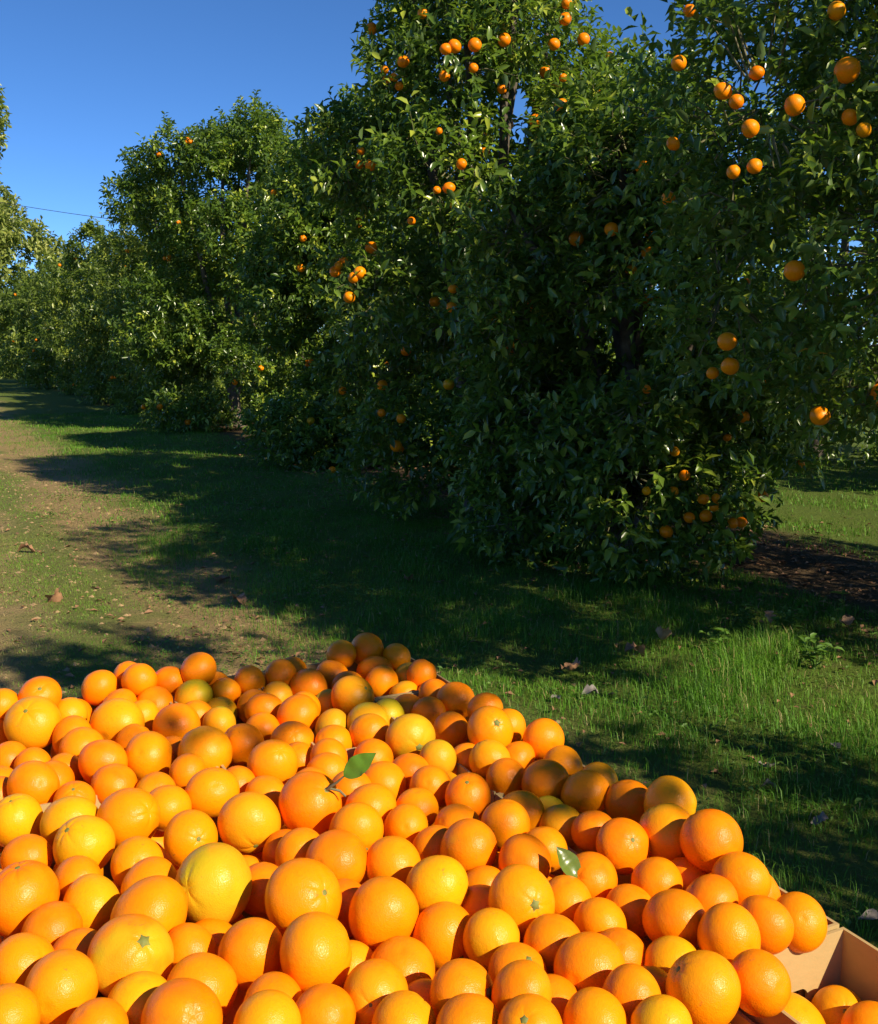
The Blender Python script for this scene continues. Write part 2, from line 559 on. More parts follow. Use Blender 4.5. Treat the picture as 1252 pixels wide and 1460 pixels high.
    LD = unit(d[:, None] * np.cos(alpha) + perp * np.sin(alpha) + np.array([0, 0, -.18]) + rng.normal(0, .12, (m, per, 3)))
    NN = unit(np.array([0, 0, .9]) + d[:, None] * .55 + rng.normal(0, .45, (m, per, 3)))
    LP, LD, NN = LP.reshape(-1, 3), LD.reshape(-1, 3), NN.reshape(-1, 3)
    sprig_t = rng.beta(2.2, 2.2, m)
    young_lit = rng.random(m) < .20  # young sprigs, their share raised to stand for sunlit leaves
    tint = np.clip(np.repeat(np.where(young_lit, .95, sprig_t * .86), per) + rng.normal(0, .10, m * per), 0, 1)
    size = leaf * rng.uniform(.62, 1.25, m * per)
    keep = (LP[:, 2] > .025)
    mid = LP + LD * size[:, None] * .5
    for (fp, rad, colr, rd) in hidden:
        keep &= np.linalg.norm(mid - fp, axis=1) > rad * .95
    for (fp, rad, colr, rd) in fr:
        v = mid - fp
        al = -(v @ rd)
        lat = np.linalg.norm(v + al[:, None] * rd, axis=1)
        keep &= ~((lat < rad * 1.15) & (al > -rad) & (al < .5) & (rng.random(len(mid)) < .75))
        keep &= np.linalg.norm(v, axis=1) > rad * 1.05
    LP, LD, NN, tint, size = LP[keep], LD[keep], NN[keep], tint[keep], size[keep]
    # the leaves that show largest become parts of their own
    if singles:
        Wp = LP + base + LD * size[:, None] * .5
        pu, pv, pd = project(Wp)
        Wd = unit(np.cross(NN, LD)); n2 = np.cross(LD, Wd)
        view = unit(Wp - np.array([0, 0, CAM_H]))
        face = np.abs((n2 * view).sum(1))
        area = (size * F_PX / np.maximum(pd, .1)) ** 2 * face
        inside = (pu > 4) & (pu < W_PX - 4) & (pv > 4) & (pv < H_PX - 4) & (pd > .5)
        idx = np.where(inside)[0]
        cell = (pu[idx] // 9).astype(int) * 1000 + (pv[idx] // 9).astype(int)
        order = np.lexsort((pd[idx], cell))
        first = np.ones(len(order), bool); first[1:] = cell[order][1:] != cell[order][:-1]
        cand = idx[order[first]]
        pick = cand[np.argsort(-area[cand])[:singles]]
        for q in pick:
            lo = put("leaf", LEAF_MESHES[int(np.clip(tint[q] * 5, 0, 4))], root)
            mt = Matrix(((LD[q][0], Wd[q][0], n2[q][0]), (LD[q][1], Wd[q][1], n2[q][1]), (LD[q][2], Wd[q][2], n2[q][2]))).to_4x4()
            lo.matrix_local = Matrix.Translation(LP[q].tolist()) @ mt @ Matrix.Scale(float(size[q]), 4)
        rest = np.ones(len(LP), bool); rest[pick] = False
        LP, LD, NN, tint, size = LP[rest], LD[rest], NN[rest], tint[rest], size[rest]
    crown = put("crown", leaves_mesh("crown", LP, LD, NN, size, tint, M[mat], lod), root)
    crown["kind"] = "stuff"
    # trunk and limbs
    th = .55 if H < 7 else 1.6
    zt = np.linspace(-.05, th, 7)
    path = np.stack([.03 * np.sin(zt * 5 + seed), .03 * np.cos(zt * 4 + seed), zt], 1)
    v, q = tube(path, trunk_r * (1.35 - .45 * (zt + .05) / th), 10)
    put("trunk", mesh_np("trunk", v, q, M["bark"]), root)
    far = np.argsort(-(np.linalg.norm(cs - np.array([0, 0, th]), axis=1)))
    used = []
    for k in far:
        a = math.atan2(cs[k][1], cs[k][0])
        if all(abs((a - b + math.pi) % (2 * math.pi) - math.pi) > 2 * math.pi / nbranch * .62 for b in used):
            used.append(a)
            end = cs[k]; st = path[-1] - np.array([0, 0, .06])
            tt = np.linspace(0, 1, 10)[:, None]
            bend = np.array([0, 0, .35 * np.linalg.norm(end - st) * .5])
            pth = st + (end - st) * tt + bend * (tt * (1 - tt) * 1.6) + np.cumsum(rng.normal(0, .025, (10, 3)), 0) * (tt > .05)
            v, q = tube(pth, trunk_r * .62 * (1 - .82 * tt[:, 0]) + .004, 7)
            put("branch", mesh_np("branch", v, q, M["bark"]), root)
        if len(used) >= nbranch: break
    # twigs: from lobe centres towards the sprigs
    if lod:
        nt = min(1500, m)
        si = rng.choice(m, nt, replace=False)
        dd = np.linalg.norm(P[si][:, None] - cs[None], axis=2)
        near = cs[np.argmin(dd, 1)]
        a0 = near + (P[si] - near) * .35; a1 = P0[si]; a2 = P0[si] + d[si] * (L[si] * .8)[:, None]
        side = unit(np.cross(a2 - a0, rng.normal(size=(nt, 3)))); s2 = unit(np.cross(a2 - a0, side))
        V = []
        for pt, rr in ((a0, .006), (a1, .004), (a2, .0016)):
            for q in range(3):
                an = q * 2.0944
                V.append(pt + rr * (math.cos(an) * side + math.sin(an) * s2))
        V = np.stack(V, 1).reshape(-1, 3)
        b = (np.arange(nt) * 9)[:, None, None]
        fq = np.array([[l * 3 + q, l * 3 + (q + 1) % 3, l * 3 + 3 + (q + 1) % 3, l * 3 + 3 + q] for l in range(2) for q in range(3)])
        tw = put("twigs", mesh_np("twigs", V, (b + fq[None]).reshape(-1, 4), M["twig"]), root)
        tw["kind"] = "stuff"
    for i, (fp, rad, colr, rd) in enumerate(fr + hidden):
        o = put("fruit", FRUIT[i % 3], root, fp.tolist())
        o.scale = (rad,) * 3
        o.rotation_euler = (rng.normal(0, .35), rng.normal(0, .35), rng.uniform(0, 6.28))
        c = ORANGE_COL[colr]
        o.color = (*c, 1.0 if colr != "e" else .55)
    return root

FR_C = [(530,41,9,'o'),(648,66,11,'o'),(636,70,9,'o'),(677,64,11,'o'),(719,57,10,'o'),(575,88,9,'o'),(675,97,7,'o'),(634,108,8,'o'),(790,63,9,'o'),(832,56,9,'o'),(806,27,9,'o'),(808,5,8,'o'),(778,102,9,'o'),(803,111,6,'o'),(800,150,10,'o'),(764,172,10,'o'),(770,214,8,'o'),(803,208,9,'o'),(691,217,9,'o'),(626,187,5,'o'),(716,127,7,'o'),(725,177,9,'o'),(658,234,8,'o'),(640,268,9,'o'),(529,236,10,'o'),(529,353,11,'o'),(478,387,9,'o'),(513,389,10,'g'),(504,396,8,'g'),(498,424,9,'g'),(640,392,10,'g'),(648,385,7,'o'),(646,412,7,'g'),(700,384,10,'g'),(733,413,8,'y'),(620,430,9,'g'),(644,438,8,'g'),(726,452,8,'o'),(770,456,9,'g'),(735,489,8,'g'),(724,504,10,'o'),(757,523,7,'g'),(579,500,8,'o'),(545,549,8,'g'),(640,548,9,'e'),(572,597,7,'g'),(648,618,7,'g'),(666,615,8,'g'),(565,636,9,'g'),(587,315,6,'o'),(623,271,6,'o'),(893,108,6,'o'),(569,123,6,'o'),(857,130,6,'o')]
FR_T1 = [(822,340,11,'g'),(872,327,10,'g'),(900,385,8,'y'),(922,428,9,'y'),(942,427,8,'y'),(1090,550,9,'o'),(962,644,7,'y'),(976,678,8,'o'),(1003,712,8,'o'),(1021,710,6,'g'),(983,738,8,'o'),(950,758,10,'o'),(1045,746,8,'o'),(1057,745,8,'o'),(1087,708,9,'o'),(1112,514,5,'o'),(915,237,10,'g'),(1037,624,5,'o'),(968,595,5,'o'),(922,555,5,'o'),(961,700,7,'g'),(922,700,6,'y')]
FR_T0 = [(1208,100,18,'g'),(1133,150,15,'g'),(1031,130,13,'g'),(1050,145,10,'o'),(1070,183,13,'g'),(1212,167,12,'g'),(1193,15,13,'y'),(968,90,11,'g'),(960,205,9,'g'),(1076,237,11,'g'),(1046,245,8,'g'),(1079,104,7,'o'),(1133,386,15,'g'),(1037,487,13.5,'g'),(1041,522,13.5,'g'),(1016,532,8,'g'),(1169,593,14,'g'),(983,15,9,'o'),(1232,185,9,'y')]
FR_E = [(429,382,6,'g'),(457,534,6,'e'),(443,600,6,'e'),(432,340,5,'o')]
FR_D = [(385,497,6,'g'),(268,602,7,'o'),(205,580,6,'o'),(228,580,5,'o'),(360,462,5,'e'),(372,525,5,'g'),(335,545,4,'g')]
FR_F = [(85,378,5,'o'),(66,462,5,'o'),(68,470,4,'g'),(52,485,4,'o'),(48,500,4,'o'),(22,420,4,'g'),(92,556,4,'g'),(75,567,4,'o'),(103,558,3,'g'),(185,425,4,'g')]

def sun_gap(P, r, start, margin):
    # a gap in the branches on the line from a point towards the sun
    v = P - np.array(start)
    al = v @ np.array(sun_dir)
    lat = np.linalg.norm(v - al[:, None] * np.array(sun_dir)[None], axis=1)
    return (al > .3) & (lat < r + margin)
def t0_cut(P, r):
    # low branches hang clear of the ground; the other cuts let sun through
    return (P[:, 2] < 1.5) | ((P[:, 1] < 1.5) & (P[:, 2] < 2.7)) | sun_gap(P, r, (4.0, 5.1, .45), .12) | sun_gap(P, r, (3.7, 5.3, .5), .05)
COL = [(0, .55), (.1, .72), (.22, .92), (.45, 1.0), (.6, .88), (.8, .72), (.95, .5), (1.0, .3)]
tall = make_tree("tall orange tree studded with fruit, its top cut off by the frame's upper edge", 4.5, 8.2, 1.6, 5.1, 11, 60000, 1, leaf=.090, extra_fruit=70, ring=False, profile=COL, fruits=FR_C, lobes_n=88, lobe_r=(.26, .52), singles=300)
low = make_tree("low dense orange tree with sunlit skirt leaves touching the grass beside bare soil", 4.5, 6.05, 1.35, 3.2, 12, 48000, 1, leaf=.086, extra_fruit=30, ring=False, fruits=FR_T1, lobes_n=70, lobe_r=(.26, .54), singles=300, cut=lambda P, r: (P[:, 0] > 4.85) & (P[:, 2] < .8),
                extra=[(4.0, 5.3, .45, .42), (3.85, 5.45, .8, .4), (4.3, 5.0, .5, .35)])
over = make_tree("big close orange tree overhanging the upper right corner with large hanging fruit", 5.15, 2.55, 2.4, 4.3, 13, 92000, 1, leaf=.064, extra_fruit=28, fruits=FR_T0, lobes_n=96, lobe_r=(.24, .48), skirt=1.1, singles=300, cut=t0_cut,
                 extra=[(3.35, 3.75, 1.75, .42), (3.1, 3.3, 2.4, .5), (3.5, 3.9, 2.5, .5), (3.4, 3.2, 3.0, .6), (3.7, 3.6, 3.5, .6), (3.7, 3.3, 1.5, .4), (3.9, 3.8, 2.0, .5), (3.6, 3.6, 2.1, .5)])
make_tree("rounded orange tree between the tall fruiting tree and the broad one", 5.25, 12.6, 1.6, 4.4, 14, 66000, 0, leaf=.100, extra_fruit=10, sprouts=6, fruits=FR_E, skirt=.12)
make_tree("broad sunlit orange tree with bumpy top, left of the tall one", 5.15, 18.5, 1.8, 5.35, 15, 76000, 0, leaf=.100, extra_fruit=14, sprouts=5, profile=[(0, .8), (.15, 1), (.6, 1.0), (.8, .95), (.92, .7), (1, .4)], fruits=FR_D, lobes_n=60, lobe_r=(.26, .5))
far_spec = [(5.2, 23.2, 1.7, 4.5, "orange tree half hidden behind the broad sunlit tree"),
            (5.2, 27.8, 1.7, 3.8, "orange tree just left of the broad tree, under the overhead wire"),
            (5.2, 32.5, 1.6, 4.7, "distant orange tree with a leafy spire poking above the row"),
            (5.1, 37.5, 1.9, 4.1, "distant orange tree with fruit dotting its shaded side"),
            (5.2, 43.5, 1.9, 4.25, "distant orange tree beside the far end of the track"),
            (5.2, 50.5, 2.0, 4.25, "third last orange tree of the row"),
            (5.2, 58.5, 2.2, 4.4, "second last orange tree of the row by the frame edge"),
            (5.2, 69.0, 2.6, 4.5, "last orange tree of the row, at the left frame edge")]
for i, (x, y, r, h, lab) in enumerate(far_spec):
    make_tree(lab, x, y, r, h, 30 + i, 28000 if i < 3 else 14000, 0, leaf=(.11 if i < 3 else .14) + .012 * i, extra_fruit=8, mat="leaf_far", fruits=FR_F if i == 3 else (), lobes_n=40, nbranch=4, sprouts=5)
back_spec = [(10.9, 6.6, 1.9, 4.2, "shaded orange tree across the grassy lane, nearest the right edge"),
             (10.9, 10.4, 1.9, 4.4, "shaded orange tree across the lane, seen below the overhanging branches"),
             (10.9, 14.2, 1.9, 4.4, "orange tree across the lane, glimpsed behind the low dense tree"),
             (10.9, 18.4, 1.9, 4.4, "orange tree across the lane, glimpsed through the tall tree"),
             (10.9, 22.6, 1.9, 4.2, "orange tree across the lane, behind the rounded tree's crown"),
             (10.9, 27.0, 1.9, 4.2, "orange tree across the lane, glimpsed left of the rounded tree"),
             (10.9, 31.6, 2.0, 4.2, "orange tree across the lane, glimpsed right of the broad tree"),
             (10.9, 36.6, 2.1, 4.2, "orange tree across the lane, behind the broad tree's right side"),
             (10.9, 42.0, 2.2, 4.2, "orange tree across the lane, behind the broad tree's middle")]
for i, (x, y, r, h, lab) in enumerate(back_spec):
    make_tree(lab, x, y, r, h, 60 + i, 14000 if i < 4 else 8000, 0, leaf=.12 if i < 4 else .17, lobes_n=40, nbranch=4, group="orange trees across the lane")
# the same row runs on beside and behind the photographer and throws the near shade
make_tree("orange tree of the row beside the photographer, outside the frame", 3.75, -1.6, 1.9, 4.55, 71, 11000, 0, leaf=.12, lobes_n=50, nbranch=5, profile=[(0, .7), (.2, 1), (.7, 1.0), (.88, .85), (1, .5)], cut=lambda P, r: (P[:, 0] > 4.2) & (P[:, 1] > -1.6) & (P[:, 2] < 3.9))  # cut opens its far side so sun reaches the right-hand grass
make_tree("orange tree of the row well behind the photographer, outside the frame", 4.9, -7.2, 2.2, 5.0, 72, 14000, 0, leaf=.12, lobes_n=46, nbranch=5)
# windbreak tree at the far left
make_tree("tall yellow-green windbreak tree at the far left edge beyond the row", 2.3, 78.0, 7.2, 19.5, 81, 66000, 0, leaf=.44, mat="leaf_shade_tree", cat="tree", name="windbreak_tree",
          group=None, lobes_n=80, lobe_r=(.5, .8), skirt=1.0, trunk_r=.3, profile=[(0, .9), (.2, 1.0), (.3, 1.0), (.42, .76), (.7, .66), (.9, .45), (1, .2)])

# ------------------------------------------------------------------ boxes
RIM = .778
DECK = .545
def box_panel_mesh(name, w, h, th, hole=None):
    """panel in the XZ plane, thickness along Y; optional oval hand hole (cx, cz, rx, rz)."""
    if hole is None:
        v = np.array([[x, y, z] for y in (-th / 2, th / 2) for (x, z) in ((-w / 2, 0), (w / 2, 0), (w / 2, h), (-w / 2, h))])
        f = np.array([[0, 1, 2, 3], [7, 6, 5, 4], [0, 4, 5, 1], [1, 5, 6, 2], [2, 6, 7, 3], [3, 7, 4, 0]])
        return mesh_np(name, v, f, M["card"], False)
    cx, cz, rx, rz = hole
    k = 24
    inner, outer = [], []
    for i in range(k):
        a = 2 * math.pi * i / k
        c, s = math.cos(a), math.sin(a)
        # stadium shape
        inner.append((cx + (rx - rz) * (1 if c > 1e-6 else -1 if c < -1e-6 else 0) + rz * c, cz + rz * s))
        t = min((w / 2 - 0) / abs(c) if abs(c) > 1e-6 else 1e9, ((h - cz) if s > 0 else cz) / abs(s) if abs(s) > 1e-6 else 1e9)
        outer.append((max(-w / 2, min(w / 2, t * c)), cz + t * s))
    # corners snapped
    for cxn, czn in ((w / 2, h), (-w / 2, h), (-w / 2, 0), (w / 2, 0)):
        j = min(range(k), key=lambda q: (outer[q][0] - cxn) ** 2 + (outer[q][1] - czn) ** 2)
        outer[j] = (cxn, czn)
    v, f = [], []
    for y in (-th / 2, th / 2):
        v += [(x, y, z) for x, z in inner] + [(x, y, z) for x, z in outer]
    for i in range(k):
        j = (i + 1) % k
        f.append((i, j, k + j, k + i)); f.append((2 * k + i, 3 * k + i, 3 * k + j, 2 * k + j))
        f.append((i, 2 * k + i, 2 * k + j, j)); f.append((k + i, k + j, 3 * k + j, 3 * k + i))
    return mesh_np(name, np.array(v), np.array(f), M["card"], False)

def make_box(x0, x1, y0, y1, rim, label):
    w, l, h, th = x1 - x0 - .006, y1 - y0 - .006, rim - DECK - .004, .0045
    root = put("cardboard_box", None, loc=((x0 + x1) / 2, (y0 + y1) / 2, DECK + .002))
    root.rotation_euler.z = random.Random(int(x0 * 1000 + y0 * 77)).uniform(-.006, .006)
    tag(root, label, "cardboard box", "cardboard boxes of oranges")
    for s in (-1, 1):
        o = put("side_panel", box_panel_mesh("side_panel", l - 2 * th, h, th), root, (s * (w / 2 - th / 2), 0, 0))
        o.rotation_euler.z = math.pi / 2
        o = put("end_panel", box_panel_mesh("end_panel", w, h, th, (0, h - .075, .038, .013)), root, (0, s * (l / 2 - th / 2), 0))
    put("bottom_panel", box_panel_mesh("bottom_panel", w - 2 * th - .002, l - 2 * th - .002, th), root, (0, l / 2 - th - .001, th / 2)).rotation_euler.x = math.pi / 2
    return root

ROWN = ["nearest the camera", "second from the camera", "third from the camera", "farthest from the camera"]
COLN = ["outer line by the grass on the right", "second line from the right", "third line from the right", "fourth line from the right", "fifth line from the right", "line at the left frame edge", "line outside the left frame edge"]
xs = [1.0, .80, .615, .43, .245, .06, -.125, -.31]
for c in range(7):
    ys = [.33, .87, 1.41, 1.92, 2.21] if c == 0 else [.12, .64, 1.16, 1.68, 2.20]
    for r in range(4):
        rim = .780 if (c == 0) else (.748 if r < 3 else .782)
        if c == 0 and r == 0:
            lab = "half-empty brown cardboard box with hand hole at the lower right corner"
        else:
            lab = "heaped cardboard box, %s, %s" % (COLN[c], ROWN[r])
        make_box(xs[c + 1], xs[c], ys[r], ys[r + 1], rim, lab)

# low wooden platform under the boxes
plat = put("wooden_platform", None, loc=(.34, 1.26, 0))
tag(plat, "low weathered wooden platform carrying the boxes of oranges", "platform")
def box_mesh(name, sx, sy_, sz, mat):
    v = np.array([[x * sx / 2, y * sy_ / 2, z * sz / 2] for z in (-1, 1) for (x, y) in ((-1, -1), (1, -1), (1, 1), (-1, 1))])
    f = np.array([[3, 2, 1, 0], [4, 5, 6, 7], [0, 1, 5, 4], [1, 2, 6, 5], [2, 3, 7, 6], [3, 0, 4, 7]])
    return mesh_np(name, v, f, M[mat], False)
pm = box_mesh("plank", 1.30, .135, .022, "wood")
for i in range(16):
    put("plank", pm, plat, (0, -1.12 + i * .1485, DECK - .012))
lm = box_mesh("leg", .09, .09, DECK - .095, "wood")
bm_ = box_mesh("beam", .07, 2.32, .07, "wood")
for x in (-.55, 0, .55):
    put("beam", bm_, plat, (x, 0, DECK - .024 - .036))
    for y in (-1.05, 0, 1.05):
        put("leg", lm, plat, (x, y, (DECK - .095) / 2))

